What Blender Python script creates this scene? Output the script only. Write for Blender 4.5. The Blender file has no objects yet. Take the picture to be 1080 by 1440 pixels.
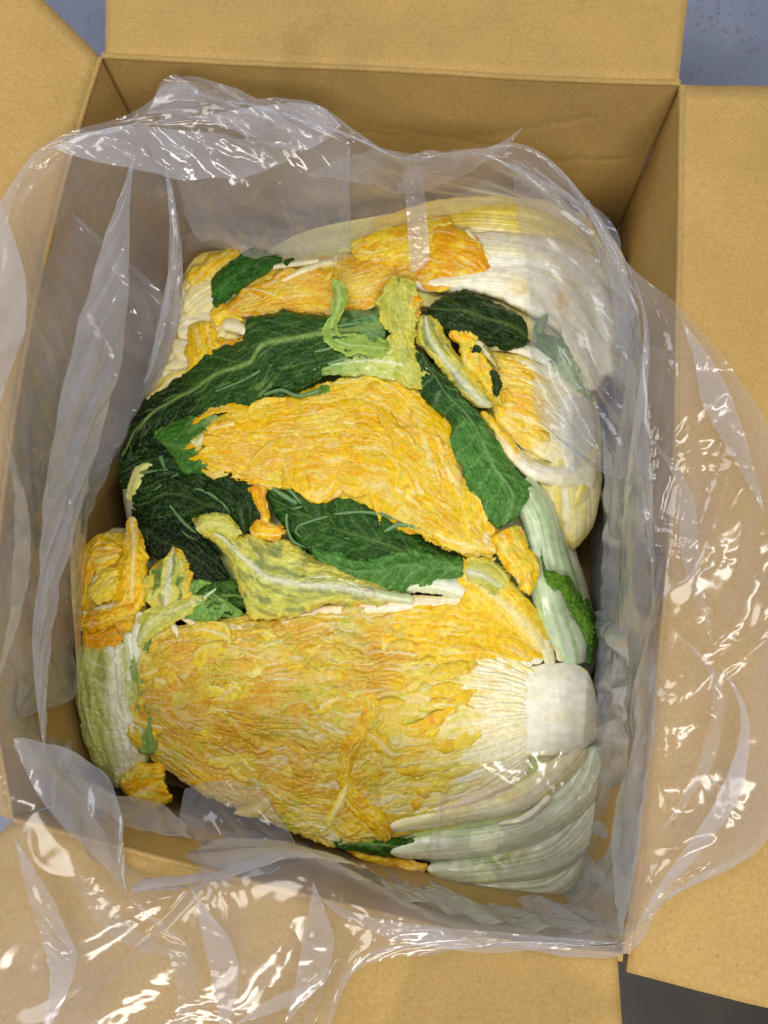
import bpy, math, random
import numpy as np
from mathutils import Matrix, Vector

# ------------------------------------------------------------------ camera
IW, IH = 1080.0, 1440.0
FPX = 1130.0                      # focal length in photo pixels
HC = 0.50                         # camera height over the rim of the box (z = 0)
NAD = (589.0, 974.0)              # where straight down lands in the picture
dn = Vector(((NAD[0]-540)/FPX, -(NAD[1]-720)/FPX, -1.0)).normalized()   # down, in camera axes
Zc = -dn
Xc = (Vector((1, -0.05, 0)) - Zc*Vector((1, -0.05, 0)).dot(Zc)).normalized()
Yc = Zc.cross(Xc)
RW = np.array([list(Xc), list(Yc), list(Zc)])     # camera vector -> world vector
scene = bpy.context.scene
col = scene.collection
cam_data = bpy.data.cameras.new('camera'); cam = bpy.data.objects.new('camera', cam_data)
col.objects.link(cam); scene.camera = cam
cam_data.sensor_fit = 'VERTICAL'; cam_data.sensor_height = 24.0
cam_data.lens = FPX/IH*24.0
cam_data.clip_start = 0.01; cam_data.clip_end = 50
M = Matrix([[RW[i][j] for j in range(3)] for i in range(3)]).to_4x4()
M.translation = Vector((0, 0, HC)); cam.matrix_world = M
cam_data.dof.use_dof = False

# ------------------------------------------------------------------ world, lamps, exposure
world = bpy.data.worlds.new('World'); scene.world = world; world.use_nodes = True
bgn = world.node_tree.nodes['Background']
bgn.inputs[0].default_value = (0.92, 0.89, 0.84, 1); bgn.inputs[1].default_value = 0.34
scene.view_settings.view_transform = 'Standard'; scene.view_settings.look = 'None'
scene.view_settings.exposure = 0.08; scene.view_settings.gamma = 1.0
def area(name, loc, target, sx, sy, power, color):
    l = bpy.data.lights.new(name, 'AREA'); l.shape = 'RECTANGLE'; l.size = sx; l.size_y = sy
    l.energy = power; l.color = color
    o = bpy.data.objects.new(name, l); col.objects.link(o); o.location = loc
    o.rotation_euler = (Vector(target)-Vector(loc)).to_track_quat('-Z', 'Y').to_euler()
    return o
area('window_light', (-1.3, 1.0, 1.55), (0, 0, -0.1), 0.9, 1.0, 13, (0.88, 0.93, 1.0))
area('ceiling_or_fill_light', (0.25, -1.55, 1.55), (0, 0, -0.05), 1.2, 0.5, 30, (1.0, 0.96, 0.90))  # added front fill lamp, not on the ceiling, to brighten the far inner wall
area('ceiling_or_fill_light', (-0.35, 0.45, 2.1), (0, 0, -0.1), .62, 0.62, 10, (1.0, 0.94, 0.85))
area('ceiling_or_fill_light', (0.9, 0.25, 2.1), (0, 0, -0.1), 0.18, 0.8, 8, (1.0, 0.96, 0.90))
scene.cycles.transparent_max_bounces = 40
scene.cycles.max_bounces = 10
scene.cycles.caustics_reflective = False; scene.cycles.caustics_refractive = False
scene.cycles.sample_clamp_indirect = 4.0

def Wp(px, py, z):
    """point of the place that lies at height z on the line of sight through (px, py)"""
    px = np.asarray(px, float); py = np.asarray(py, float); z = np.asarray(z, float)
    cx = (px-540)/FPX; cy = -(py-720)/FPX
    d = cx[..., None]*RW[:, 0] + cy[..., None]*RW[:, 1] - RW[:, 2]
    k = (z-HC)/d[..., 2]
    return np.stack([d[..., 0]*k, d[..., 1]*k, np.broadcast_to(z, k.shape)], -1)
def V(px, py, z): return Vector([float(a) for a in Wp(px, py, z)])

# ------------------------------------------------------------------ noise
_rs = np.random.RandomState(7)
PERM = _rs.permutation(4096).astype(np.int64)
GR = _rs.rand(4096)*2*math.pi; R1 = _rs.rand(4096); R2 = _rs.rand(4096)
def _h(i, j, seed): return PERM[(PERM[(i+seed*131) & 4095]+j) & 4095]
def perlin(x, y, seed=0):
    x = np.asarray(x, float); y = np.asarray(y, float)
    i = np.floor(x).astype(np.int64); j = np.floor(y).astype(np.int64)
    fx = x-i; fy = y-j
    def g(a, b):
        t = GR[_h(i+a, j+b, seed)]; return np.cos(t)*(fx-a)+np.sin(t)*(fy-b)
    ux = fx**3*(fx*(fx*6-15)+10); uy = fy**3*(fy*(fy*6-15)+10)
    a = g(0, 0)*(1-ux)+g(1, 0)*ux; b = g(0, 1)*(1-ux)+g(1, 1)*ux
    return (a*(1-uy)+b*uy)*1.5
def fbm(x, y, o=3, seed=0):
    s = 0; a = 1; n = 0
    for k in range(o):
        s = s+a*perlin(x*2**k, y*2**k, seed+k*7); n += a; a *= .5
    return s/n
def worley(x, y, seed=0):
    i = np.floor(x).astype(np.int64); j = np.floor(y).astype(np.int64)
    f1 = np.full(x.shape, 9.); f2 = np.full(x.shape, 9.)
    for a in (-1, 0, 1):
        for b in (-1, 0, 1):
            h = _h(i+a, j+b, seed)
            d = np.hypot(i+a+R1[h]-x, j+b+R2[h]-y)
            f2 = np.minimum(f2, np.maximum(f1, d)); f1 = np.minimum(f1, d)
    return f1, f2
def sm(a, b, x):
    t = np.clip((x-a)/(b-a), 0, 1); return t*t*(3-2*t)
def mix(a, b, t): return a*(1-t)+b*t
def cmix(a, b, t): return np.asarray(a)*(1-t[..., None])+np.asarray(b)*t[..., None]

# ------------------------------------------------------------------ curves
def catmull(P, n, closed=False, even=True):
    P = np.asarray(P, float)
    if closed: Q = np.vstack([P[-1], P, P[0], P[1]])
    else: Q = np.vstack([2*P[0]-P[1], P, 2*P[-1]-P[-2]])
    out = []; seg = len(P) if closed else len(P)-1; k = 16
    for i in range(seg):
        p0, p1, p2, p3 = Q[i], Q[i+1], Q[i+2], Q[i+3]
        t = np.linspace(0, 1, k, endpoint=False)[:, None]
        out.append(.5*((2*p1)+(-p0+p2)*t+(2*p0-5*p1+4*p2-p3)*t*t+(-p0+3*p1-3*p2+p3)*t**3))
    out.append(P[:1] if closed else P[-1:]); C = np.vstack(out)
    if even:
        d = np.r_[0, np.cumsum(np.linalg.norm(np.diff(C, axis=0), axis=1))]
    else: d = np.linspace(0, 1, len(C))
    t = np.linspace(0, d[-1], n, endpoint=not closed)
    return np.stack([np.interp(t, d, C[:, c]) for c in range(C.shape[1])], 1)
def plen(P): P = np.asarray(P, float); return np.linalg.norm(np.diff(P, axis=0), axis=1).sum()

# ------------------------------------------------------------------ objects
def thing(name, label, cat, loc=(0, 0, 0), group=None):
    o = bpy.data.objects.new(name, None); col.objects.link(o); o.location = loc
    o.empty_display_size = .05
    o['label'] = label; o['category'] = cat
    if group: o['group'] = group
    return o
def link(name, me, mat, parent=None):
    o = bpy.data.objects.new(name, me); col.objects.link(o)
    if mat and not me.materials: me.materials.append(mat)
    if parent is not None:
        o.parent = parent; o.matrix_parent_inverse = Matrix.Translation(-Vector(parent.location))
    return o
def grid_mesh(name, P, C=None, wrapu=False, skirt=0.0, up=True):
    nu, nv = P.shape[:2]
    idx = np.arange(nu*nv).reshape(nu, nv)
    a = idx[:-1, :-1]; b = idx[1:, :-1]; c = idx[1:, 1:]; d = idx[:-1, 1:]
    F = np.stack([a, b, c, d], -1).reshape(-1, 4)
    if wrapu:
        F = np.vstack([F, np.stack([idx[-1, :-1], idx[0, :-1], idx[0, 1:], idx[-1, 1:]], -1)])
    X = P.reshape(-1, 3)
    CC = None if C is None else C.reshape(-1, 3)
    if up:
        e1 = P[nu//2, min(nv//2+1, nv-1)]-P[nu//2, nv//2]; e2 = P[min(nu//2+1, nu-1), nv//2]-P[nu//2, nv//2]
        if np.cross(e2, e1)[2] < 0: F = F[:, ::-1]; 
    if skirt > 0 and not wrapu:
        ring = np.r_[idx[:, 0], idx[-1, 1:], idx[-2::-1, -1], idx[0, -2:0:-1]]
        cen = X[ring].mean(0); S = X[ring].copy(); S[:, 2] -= skirt
        S[:, :2] += (cen[:2]-S[:, :2])*0.012
        n0 = len(X); m = len(ring); k = np.arange(m)
        F2 = np.stack([ring, ring[(k+1) % m], n0+(k+1) % m, n0+k], 1)
        if (F[0, 0] == a[0, 0]): F2 = F2[:, ::-1]
        X = np.vstack([X, S]); F = np.vstack([F, F2])
        if CC is not None: CC = np.vstack([CC, CC[ring]])
    me = bpy.data.meshes.new(name)
    me.vertices.add(len(X)); me.vertices.foreach_set('co', X.astype(np.float32).ravel())
    me.loops.add(F.size); me.loops.foreach_set('vertex_index', F.astype(np.int32).ravel())
    me.polygons.add(len(F)); me.polygons.foreach_set('loop_start', np.arange(0, F.size, 4, dtype=np.int32))
    me.polygons.foreach_set('use_smooth', np.ones(len(F), bool))
    me.update(calc_edges=True)
    if CC is not None:
        at = me.color_attributes.new('Col', 'FLOAT_COLOR', 'POINT')
        at.data.foreach_set('color', np.hstack([np.clip(CC, 0, 1), np.ones((len(CC), 1))]).astype(np.float32).ravel())
    return me

# ------------------------------------------------------------------ materials
def new_mat(name):
    m = bpy.data.materials.new(name); m.use_nodes = True; nt = m.node_tree
    for n in list(nt.nodes): nt.nodes.remove(n)
    out = nt.nodes.new('ShaderNodeOutputMaterial'); return m, nt, out
def N(nt, t, **kw):
    n = nt.nodes.new(t)
    for k, v in kw.items():
        if k.startswith('i_'):
            key = k[2:]; n.inputs[int(key) if key.isdigit() else key.replace('_', ' ')].default_value = v
        else: setattr(n, k, v)
    return n
def leaf_mat(name, rough, sss, bump, coat=0.0, scale=900):
    m, nt, out = new_mat(name); L = nt.links.new
    b = N(nt, 'ShaderNodeBsdfPrincipled'); L(b.outputs[0], out.inputs[0])
    at = N(nt, 'ShaderNodeAttribute', attribute_name='Col')
    tc = N(nt, 'ShaderNodeTexCoord')
    n1 = N(nt, 'ShaderNodeTexNoise', i_Scale=scale*.35, i_Detail=4.0)
    L(tc.outputs['Object'], n1.inputs['Vector'])
    mr = N(nt, 'ShaderNodeMapRange', i_1=.3, i_2=.7, i_3=.86, i_4=1.12); L(n1.outputs[0], mr.inputs[0])
    mx = N(nt, 'ShaderNodeMix', data_type='RGBA', blend_type='MULTIPLY'); mx.inputs[0].default_value = 1
    L(at.outputs['Color'], mx.inputs[6]); L(mr.outputs[0], mx.inputs[7]); L(mx.outputs[2], b.inputs['Base Color'])
    n2 = N(nt, 'ShaderNodeTexNoise', i_Scale=scale, i_Detail=3.0); L(tc.outputs['Object'], n2.inputs['Vector'])
    bp = N(nt, 'ShaderNodeBump', i_Strength=bump, i_Distance=0.0006); L(n2.outputs[0], bp.inputs['Height'])
    L(bp.outputs[0], b.inputs['Normal'])
    n3 = N(nt, 'ShaderNodeTexNoise', i_Scale=60.0, i_Detail=3.0); L(tc.outputs['Object'], n3.inputs['Vector'])
    m3 = N(nt, 'ShaderNodeMapRange', i_1=.35, i_2=.65, i_3=rough-.1, i_4=rough+.15); L(n3.outputs[0], m3.inputs[0])
    L(m3.outputs[0], b.inputs['Roughness'])
    if sss > 0:
        b.inputs['Subsurface Weight'].default_value = sss
        b.inputs['Subsurface Radius'].default_value = (1, .85, .3); b.inputs['Subsurface Scale'].default_value = .0025
    b.inputs['Coat Weight'].default_value = coat; b.inputs['Coat Roughness'].default_value = .14
    return m
M_YEL = leaf_mat('wet_yellow_leaf', .34, .10, .30, .08)
M_YEL.node_tree.nodes['Principled BSDF'].inputs['Specular IOR Level'].default_value = .25
M_WHT = leaf_mat('white_petiole', .38, .40, .12, .35, 500)
M_GRN = leaf_mat('green_leaf', .40, .0, .30, .06)
M_GRN.node_tree.nodes['Principled BSDF'].inputs['Specular IOR Level'].default_value = .2

def cardboard():
    m, nt, out = new_mat('kraft_cardboard'); L = nt.links.new
    b = N(nt, 'ShaderNodeBsdfPrincipled'); L(b.outputs[0], out.inputs[0])
    tc = N(nt, 'ShaderNodeTexCoord')
    n1 = N(nt, 'ShaderNodeTexNoise', i_Scale=420.0, i_Detail=6.0, i_Roughness=.7); L(tc.outputs['Object'], n1.inputs[0])
    n2 = N(nt, 'ShaderNodeTexNoise', i_Scale=9.0, i_Detail=4.0); L(tc.outputs['Object'], n2.inputs[0])
    r1 = N(nt, 'ShaderNodeValToRGB'); r1.color_ramp.elements[0].position = .28; r1.color_ramp.elements[1].position = .75
    r1.color_ramp.elements[0].color = (.385, .240, .068, 1); r1.color_ramp.elements[1].color = (.525, .355, .135, 1)
    L(n1.outputs[0], r1.inputs[0])
    m2 = N(nt, 'ShaderNodeMapRange', i_1=.3, i_2=.7, i_3=.88, i_4=1.1); L(n2.outputs[0], m2.inputs[0])
    mx = N(nt, 'ShaderNodeMix', data_type='RGBA', blend_type='MULTIPLY'); mx.inputs[0].default_value = 1
    L(r1.outputs[0], mx.inputs[6]); L(m2.outputs[0], mx.inputs[7])
    n5 = N(nt, 'ShaderNodeTexNoise', i_Scale=4.5, i_Detail=5.0, i_Distortion=.6); L(tc.outputs['Object'], n5.inputs[0])
    m5 = N(nt, 'ShaderNodeMapRange', i_1=.56, i_2=.60, i_3=1.0, i_4=.86); L(n5.outputs[0], m5.inputs[0])
    mz = N(nt, 'ShaderNodeMix', data_type='RGBA', blend_type='MULTIPLY'); mz.inputs[0].default_value = 1
    L(mx.outputs[2], mz.inputs[6]); L(m5.outputs[0], mz.inputs[7]); mx = mz
    # dark fibre specks
    vo = N(nt, 'ShaderNodeTexVoronoi', i_Scale=130.0); L(tc.outputs['Object'], vo.inputs[0])
    gt = N(nt, 'ShaderNodeMath', operation='LESS_THAN'); gt.inputs[1].default_value = .055; L(vo.outputs['Distance'], gt.inputs[0])
    sp = N(nt, 'ShaderNodeMix', data_type='RGBA'); L(gt.outputs[0], sp.inputs[0]); L(mx.outputs[2], sp.inputs[6])
    sp.inputs[7].default_value = (.20, .11, .045, 1)
    L(sp.outputs[2], b.inputs['Base Color']); b.inputs['Roughness'].default_value = .72
    b.inputs['Specular IOR Level'].default_value = .25
    # corrugation showing faintly through the liner (UV: u runs across the flutes)
    uv = N(nt, 'ShaderNodeUVMap'); se = N(nt, 'ShaderNodeSeparateXYZ'); L(uv.outputs[0], se.inputs[0])
    n4 = N(nt, 'ShaderNodeTexNoise', i_Scale=30.0); L(tc.outputs['Object'], n4.inputs[0])
    wv = N(nt, 'ShaderNodeMath', operation='MULTIPLY_ADD'); wv.inputs[1].default_value = 2*math.pi/.0075
    L(se.outputs[0], wv.inputs[0]); L(n4.outputs[0], wv.inputs[2])
    sn = N(nt, 'ShaderNodeMath', operation='SINE'); L(wv.outputs[0], sn.inputs[0])
    ad = N(nt, 'ShaderNodeMath', operation='MULTIPLY_ADD'); ad.inputs[1].default_value = .16
    L(sn.outputs[0], ad.inputs[0]); L(n1.outputs[0], ad.inputs[2])
    bp = N(nt, 'ShaderNodeBump', i_Strength=.45, i_Distance=.0005); L(ad.outputs[0], bp.inputs['Height']); L(bp.outputs[0], b.inputs['Normal'])
    return m
M_CARD = cardboard()

def film_mat(name, haze, hvar, rough=.07):
    m, nt, out = new_mat(name); L = nt.links.new
    tc = N(nt, 'ShaderNodeTexCoord')
    tr = N(nt, 'ShaderNodeBsdfTransparent'); tr.inputs[0].default_value = (.985, .985, .985, 1)
    df = N(nt, 'ShaderNodeBsdfDiffuse'); df.inputs[0].default_value = (.74, .76, .90, 1)
    tl = N(nt, 'ShaderNodeBsdfTranslucent'); tl.inputs[0].default_value = (.76, .77, .88, 1)
    dm = N(nt, 'ShaderNodeMixShader', i_0=.35); L(df.outputs[0], dm.inputs[1]); L(tl.outputs[0], dm.inputs[2])
    n1 = N(nt, 'ShaderNodeTexNoise', i_Scale=14.0, i_Detail=3.0); L(tc.outputs['Object'], n1.inputs[0])
    r = N(nt, 'ShaderNodeMapRange', i_1=.35, i_2=.65, i_3=haze, i_4=haze+hvar); L(n1.outputs[0], r.inputs[0])
    lw = N(nt, 'ShaderNodeLayerWeight', i_Blend=.25)
    a = N(nt, 'ShaderNodeMath', operation='MULTIPLY_ADD', use_clamp=True); a.inputs[1].default_value = .7
    L(lw.outputs['Facing'], a.inputs[0]); L(r.outputs[0], a.inputs[2])
    m1 = N(nt, 'ShaderNodeMixShader'); L(a.outputs[0], m1.inputs[0]); L(tr.outputs[0], m1.inputs[1]); L(dm.outputs[0], m1.inputs[2])
    gl = N(nt, 'ShaderNodeBsdfGlossy'); gl.inputs['Roughness'].default_value = rough
    n2 = N(nt, 'ShaderNodeTexNoise', i_Scale=15.0, i_Detail=3.0, i_Roughness=.45, i_Distortion=1.3); L(tc.outputs['Object'], n2.inputs[0])
    sb = N(nt, 'ShaderNodeMath', operation='SUBTRACT'); sb.inputs[1].default_value = .5; L(n2.outputs[0], sb.inputs[0])
    ab = N(nt, 'ShaderNodeMath', operation='ABSOLUTE'); L(sb.outputs[0], ab.inputs[0])
    bp = N(nt, 'ShaderNodeBump', i_Strength=.55, i_Distance=.009); L(ab.outputs[0], bp.inputs['Height']); L(bp.outputs[0], lw.inputs['Normal']); L(bp.outputs[0], gl.inputs['Normal'])
    lf = N(nt, 'ShaderNodeLayerWeight', i_Blend=.5); L(bp.outputs[0], lf.inputs['Normal'])
    pw = N(nt, 'ShaderNodeMath', operation='POWER'); pw.inputs[1].default_value = 4.0; L(lf.outputs['Facing'], pw.inputs[0])
    ml = N(nt, 'ShaderNodeMath', operation='MULTIPLY_ADD', use_clamp=True); ml.inputs[1].default_value = .8; ml.inputs[2].default_value = .06; L(pw.outputs[0], ml.inputs[0])
    m2 = N(nt, 'ShaderNodeMixShader'); L(ml.outputs[0], m2.inputs[0]); L(m1.outputs[0], m2.inputs[1]); L(gl.outputs[0], m2.inputs[2])
    L(m2.outputs[0], out.inputs[0]); return m
M_FILM = film_mat('clear_polythene', .06, .11, .13)
M_CLEAR = film_mat('wet_clinging_polythene', .015, .05, .07)
M_FOLD = film_mat('folded_polythene', .19, .2, .14)

# ------------------------------------------------------------------ the table, the floor
def simple_mat(name, c1, c2, scale, rough, bump=.2):
    m, nt, out = new_mat(name); L = nt.links.new
    b = N(nt, 'ShaderNodeBsdfPrincipled'); L(b.outputs[0], out.inputs[0]); b.inputs['Roughness'].default_value = rough
    tc = N(nt, 'ShaderNodeTexCoord'); n = N(nt, 'ShaderNodeTexNoise', i_Scale=scale, i_Detail=5.0); L(tc.outputs['Object'], n.inputs[0])
    r = N(nt, 'ShaderNodeValToRGB'); r.color_ramp.elements[0].position = .35; r.color_ramp.elements[1].position = .65
    r.color_ramp.elements[0].color = (*c1, 1); r.color_ramp.elements[1].color = (*c2, 1)
    L(n.outputs[0], r.inputs[0]); L(r.outputs[0], b.inputs['Base Color'])
    bp = N(nt, 'ShaderNodeBump', i_Strength=bump, i_Distance=.001); L(n.outputs[0], bp.inputs['Height']); L(bp.outputs[0], b.inputs['Normal'])
    return m
M_TABLE = simple_mat('wet_blue_grey_plastic', (.185, .215, .315), (.23, .265, .37), 14, .35)
M_DARK = simple_mat('dark_brown_floor', (.026, .019, .012), (.048, .036, .024), 9, .5)
ZT = -0.236
tp = [V(-900, 1120, ZT), V(900, 1262, ZT), V(2200, 1420, ZT), V(2300, -1500, ZT), V(-1300, -1500, ZT)]
me = bpy.data.meshes.new('table_top')
nb = len(tp); tv = [tuple(p) for p in tp]+[(p.x, p.y, p.z-.03) for p in tp]
me.from_pydata(tv, [], [tuple(range(nb)), tuple(range(2*nb-1, nb-1, -1))]+[(i, nb+i, nb+(i+1) % nb, (i+1) % nb) for i in range(nb)])
me.update()
tbl = link('table_top', me, M_TABLE); tbl['kind'] = 'structure'
gx = np.linspace(-4, 4, 9); GX, GY = np.meshgrid(gx, gx, indexing='ij')
fl = link('floor', grid_mesh('floor', np.stack([GX, GY, GX*0-1.0], -1)), M_DARK); fl['kind'] = 'structure'

# ------------------------------------------------------------------ cardboard box
def panel(name, parent, E1, E2, thick, seed=0, warp=1.5, n1=60, n2=24, bow=None, creases=()):
    """a board between two edge curves given as (px, py, z metres); thick < 0 puts the board below/behind"""
    C1 = catmull(E1, n1); C2 = catmull(E2, n1)
    A = Wp(C1[:, 0], C1[:, 1], C1[:, 2]); B = Wp(C2[:, 0], C2[:, 1], C2[:, 2])
    v = np.linspace(0, 1, n2)[None, :, None]
    P = A[:, None]*(1-v)+B[:, None]*v
    du = np.gradient(P, axis=0); dv = np.gradient(P, axis=1); nn = np.cross(du, dv); nn /= np.linalg.norm(nn, axis=2, keepdims=True)
    if nn[..., 2].mean() < -.2: nn = -nn
    sv = np.linspace(0, 1, n1)[:, None]*np.ones((1, n2)); vv = v[..., 0]*np.ones((n1, 1))
    d = fbm(sv*3+seed*5.3, vv*2+seed, 3, seed)*warp*.001*np.minimum(1, vv*5)
    for (u0, v0, u1, v1, h, w) in creases:
        ax_, ay_ = u1-u0, v1-v0; l2 = ax_**2+ay_**2; tt = np.clip(((sv-u0)*ax_+(vv-v0)*ay_)/l2, 0, 1)
        dd = np.hypot(sv-(u0+tt*ax_), vv-(v0+tt*ay_)+.012*perlin(tt*7, tt*0, seed)); d = d+h*.001*np.exp(-(dd/w)**2)
    if bow is not None: d = d+bow*np.sin(np.pi*sv)*vv*.001
    P = P+nn*d[..., None]
    Q = P+nn*thick
    me = bpy.data.meshes.new(name)
    X = np.vstack([P.reshape(-1, 3), Q.reshape(-1, 3)]); idx = np.arange(n1*n2).reshape(n1, n2); o = n1*n2
    F = np.stack([idx[:-1, :-1], idx[1:, :-1], idx[1:, 1:], idx[:-1, 1:]], -1).reshape(-1, 4)
    F = np.vstack([F, F[:, ::-1]+o])
    ring = np.r_[idx[:, 0], idx[-1, 1:], idx[-2::-1, -1], idx[0, -2:0:-1]]; m = len(ring); k = np.arange(m)
    nface = len(F)
    F = np.vstack([F, np.stack([ring, ring[(k+1) % m], ring[(k+1) % m]+o, ring+o], 1)[:, ::-1]])
    me.from_pydata(X.tolist(), [], F.tolist())
    uv = me.uv_layers.new(name='UVMap')
    L1 = np.linalg.norm(np.diff(A, axis=0), axis=1).sum(); L2 = np.linalg.norm(A.mean(0)-B.mean(0))
    U = np.stack([sv*L1, vv*L2], -1).reshape(-1, 2); U = np.vstack([U, U])
    li = np.empty(len(me.loops), np.int32); me.loops.foreach_get('vertex_index', li)
    uv.data.foreach_set('uv', U[li].astype(np.float32).ravel())
    sf = np.zeros(len(me.polygons), bool); sf[:nface] = True; me.polygons.foreach_set('use_smooth', sf)
    me.update()
    import bmesh
    bm = bmesh.new(); bm.from_mesh(me); bmesh.ops.recalc_face_normals(bm, faces=bm.faces); bm.to_mesh(me); bm.free()
    o_ = link(name, me, M_CARD, parent)
    return o_
box = thing('cardboard_box', 'open brown corrugated cardboard box with its four flaps folded outwards', 'box', tuple(V(480, 660, -.236)))
ZB = -0.230
rimF = [(143, 80, 0), (350, 91, .001), (560, 100, 0), (760, 112, .001), (957, 119, 0)]
rimR = [(957, 119, 0), (955, 300, .001), (952, 430, .002), (945, 700, .003), (918, 1000, .002), (876, 1340, 0)]
rimN = [(876, 1340, 0), (700, 1318, 0), (400, 1250, 0), (18, 1150, 0)]
rimL = [(143, 80, 0), (112, 180, .001), (52, 420, .001), (6, 700, .001), (-10, 950, 0), (18, 1150, 0)]
def down(E, inset=0.0):
    """the foot of a wall straight under its rim"""
    out = []
    for (x, y, z) in E:
        w = Wp(x, y, z); c = w.copy(); c[2] = ZB
        d = c-np.array([0, 0, HC]); cam_v = RW.T @ d
        out.append((540-FPX*cam_v[0]/cam_v[2], 720+FPX*cam_v[1]/cam_v[2], ZB))
    return out
# walls: the inner faces follow the rim; the board lies outside of them
CRS = {1: [(.68, .28, .86, .16, 1.2, .012), (.72, .4, .95, .36, 1.0, .012), (.1, .22, .5, .3, .9, .012), (.45, .26, .7, .33, .7, .01)], 2: [(.3, .1, .5, .3, .8, .015), (.6, .15, .75, .1, .9, .015)]}
def wall(E, seed, th): return panel('side_panel', box, E, down(E), th, seed, 2.4, 160, 110, creases=CRS.get(seed, ()))
def outward(E):   # sign of the thickness that puts the board outside the box
    C = catmull(E, 9); A = Wp(C[:, 0], C[:, 1], C[:, 2]); D = down(E); D = catmull(D, 9); B = Wp(D[:, 0], D[:, 1], D[:, 2])
    n = np.cross(A[5]-A[4], B[4]-A[4]); cen = Wp(480, 660, 0)
    if n[2]/np.linalg.norm(n) < -.2: n = -n
    return 1 if np.dot(n[:2], (A[4]-cen)[:2]) > 0 else -1
TH = .0045
for k, E in enumerate((rimF, rimR, rimN, rimL)): wall(E, k+1, TH*outward(E))
# bottom board
dF, dN = down(rimF), down(rimN)
panel('bottom_panel', box, [(p[0]+(-40+20*k), p[1]-8, ZB-.001) for k, p in enumerate(dF)], [(p[0]+(-50+33*k), p[1]+8, ZB-.001) for k, p in enumerate(dN[::-1])], -.004, 9, 1.0, 40, 40)
# flaps
panel('flap', box, [(x+(5 if k == 0 else -3 if k == 4 else 0), y-1.5, z+.0006) for k, (x, y, z) in enumerate(rimF)], [(146, -260, -.012), (360, -262, -.010), (560, -262, -.01), (780, -262, -.012), (996, -260, -.014)], -TH, 11, 3)
panel('flap', box, [(x+(2 if k < 5 else 5), y+(0 if k < 5 else 27), z+(.0006 if k < 5 else -.001)) for k, (x, y, z) in enumerate(rimR)], [(1330, 128, -.006), (1330, 330, -.004), (1330, 480, -.004), (1330, 800, -.002), (1330, 1150, .0), (1330, 1478, 0)], -TH, 12, 4)
panel('flap', box, [(x-(8 if k == 0 else 0), y+2, z+.0006) for k, (x, y, z) in enumerate(rimN)], [(896, 1760, -.004), (700, 1750, -.002), (400, 1740, -.002), (-420, 1640, -.004)], -TH, 13, 4)
panel('flap', box, [(x-2, y, z+.0006) for x, y, z in rimL], [(-190, -250, .060), (-240, 0, .050), (-260, 300, .045), (-280, 600, .042), (-280, 900, .038), (-260, 1080, .034)], -TH, 14, 4)

def crease(E, dx, dy, seed):
    """the scored fold between a wall and its flap: a narrow rounded ridge"""
    C = catmull(E, 80); w = fbm(np.linspace(0, 14, 80), np.zeros(80), 3, seed)*.8
    rows = [(-4.5, -.0050), (-3.2, -.0014), (-1.2, .0006), (1.5, .0014), (4.5, .0011), (7, .0002)]
    P = np.stack([Wp(C[:, 0]+dx*(a+w), C[:, 1]+dy*(a+w), C[:, 2]+z+.0003*w) for a, z in rows], 1)
    m = grid_mesh('crease', P); uv = m.uv_layers.new(name='UVMap')
    return link('crease', m, M_CARD, box)
crease(rimF[:], 0, -1, 51); crease(rimR, 1, 0, 52); crease(rimN, 0, 1, 53); crease(rimL, -1, 0, 54)
# ------------------------------------------------------------------ the heap of cabbages: its smooth height (mm) under every leaf
HP = np.array([(500, 980, -98), (640, 960, -99), (770, 990, -104), (380, 960, -101), (215, 960, -114), (500, 1150, -108), (300, 1070, -112), (700, 1120, -108),
     (760, 1240, -127), (600, 1235, -124), (848, 1100, -117), (200, 1120, -128), (500, 850, -108), (650, 850, -106), (300, 760, -116), (420, 740, -110), (230, 700, -120), (180, 700, -130),
     (470, 620, -97), (600, 650, -98), (300, 620, -106), (380, 480, -108), (220, 600, -120), (520, 470, -106), (450, 390, -114),
     (650, 350, -108), (760, 370, -108), (860, 400, -128), (640, 290, -116), (840, 300, -132), (330, 400, -124), (720, 560, -102),
     (780, 590, -104), (845, 620, -126), (770, 800, -106), (700, 700, -103), (835, 850, -130), (825, 740, -122), (160, 820, -108), (120, 800, -110), (160, 1020, -108), (112, 1000, -112), (120, 900, -110),
     (250, 450, -130), (240, 530, -132), (620, 440, -104), (700, 450, -106)], float)
def zb(x, y):
    num = 0; den = 0
    for a, b, h in HP:
        w = 1/(((x-a)**2+(y-b)**2)+900)**1.6
        num = num+w*h; den = den+w
    return num/den

# colours (linear)
def hexc(r, g, b): return np.array([(v/255)**2.2 for v in (r, g, b)])
WHITE = hexc(242, 240, 226); CREAM = hexc(236, 224, 160); PALEY = hexc(234, 214, 84); YEL = hexc(234, 200, 36); DYEL = hexc(232, 182, 8)
ORA = hexc(222, 148, 8); PEACH = hexc(214, 152, 44); YGR = hexc(196, 196, 72); PGR = hexc(196, 212, 160); DG = hexc(28, 60, 16); DDG = hexc(12, 30, 12); MG = hexc(60, 108, 26); LG = hexc(112, 154, 48); VEIN = hexc(124, 152, 80)

def curveval(C, s):      # scalar list along 0..1
    C = np.atleast_1d(np.asarray(C, float)); return np.interp(s, np.linspace(0, 1, len(C)), C)

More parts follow.
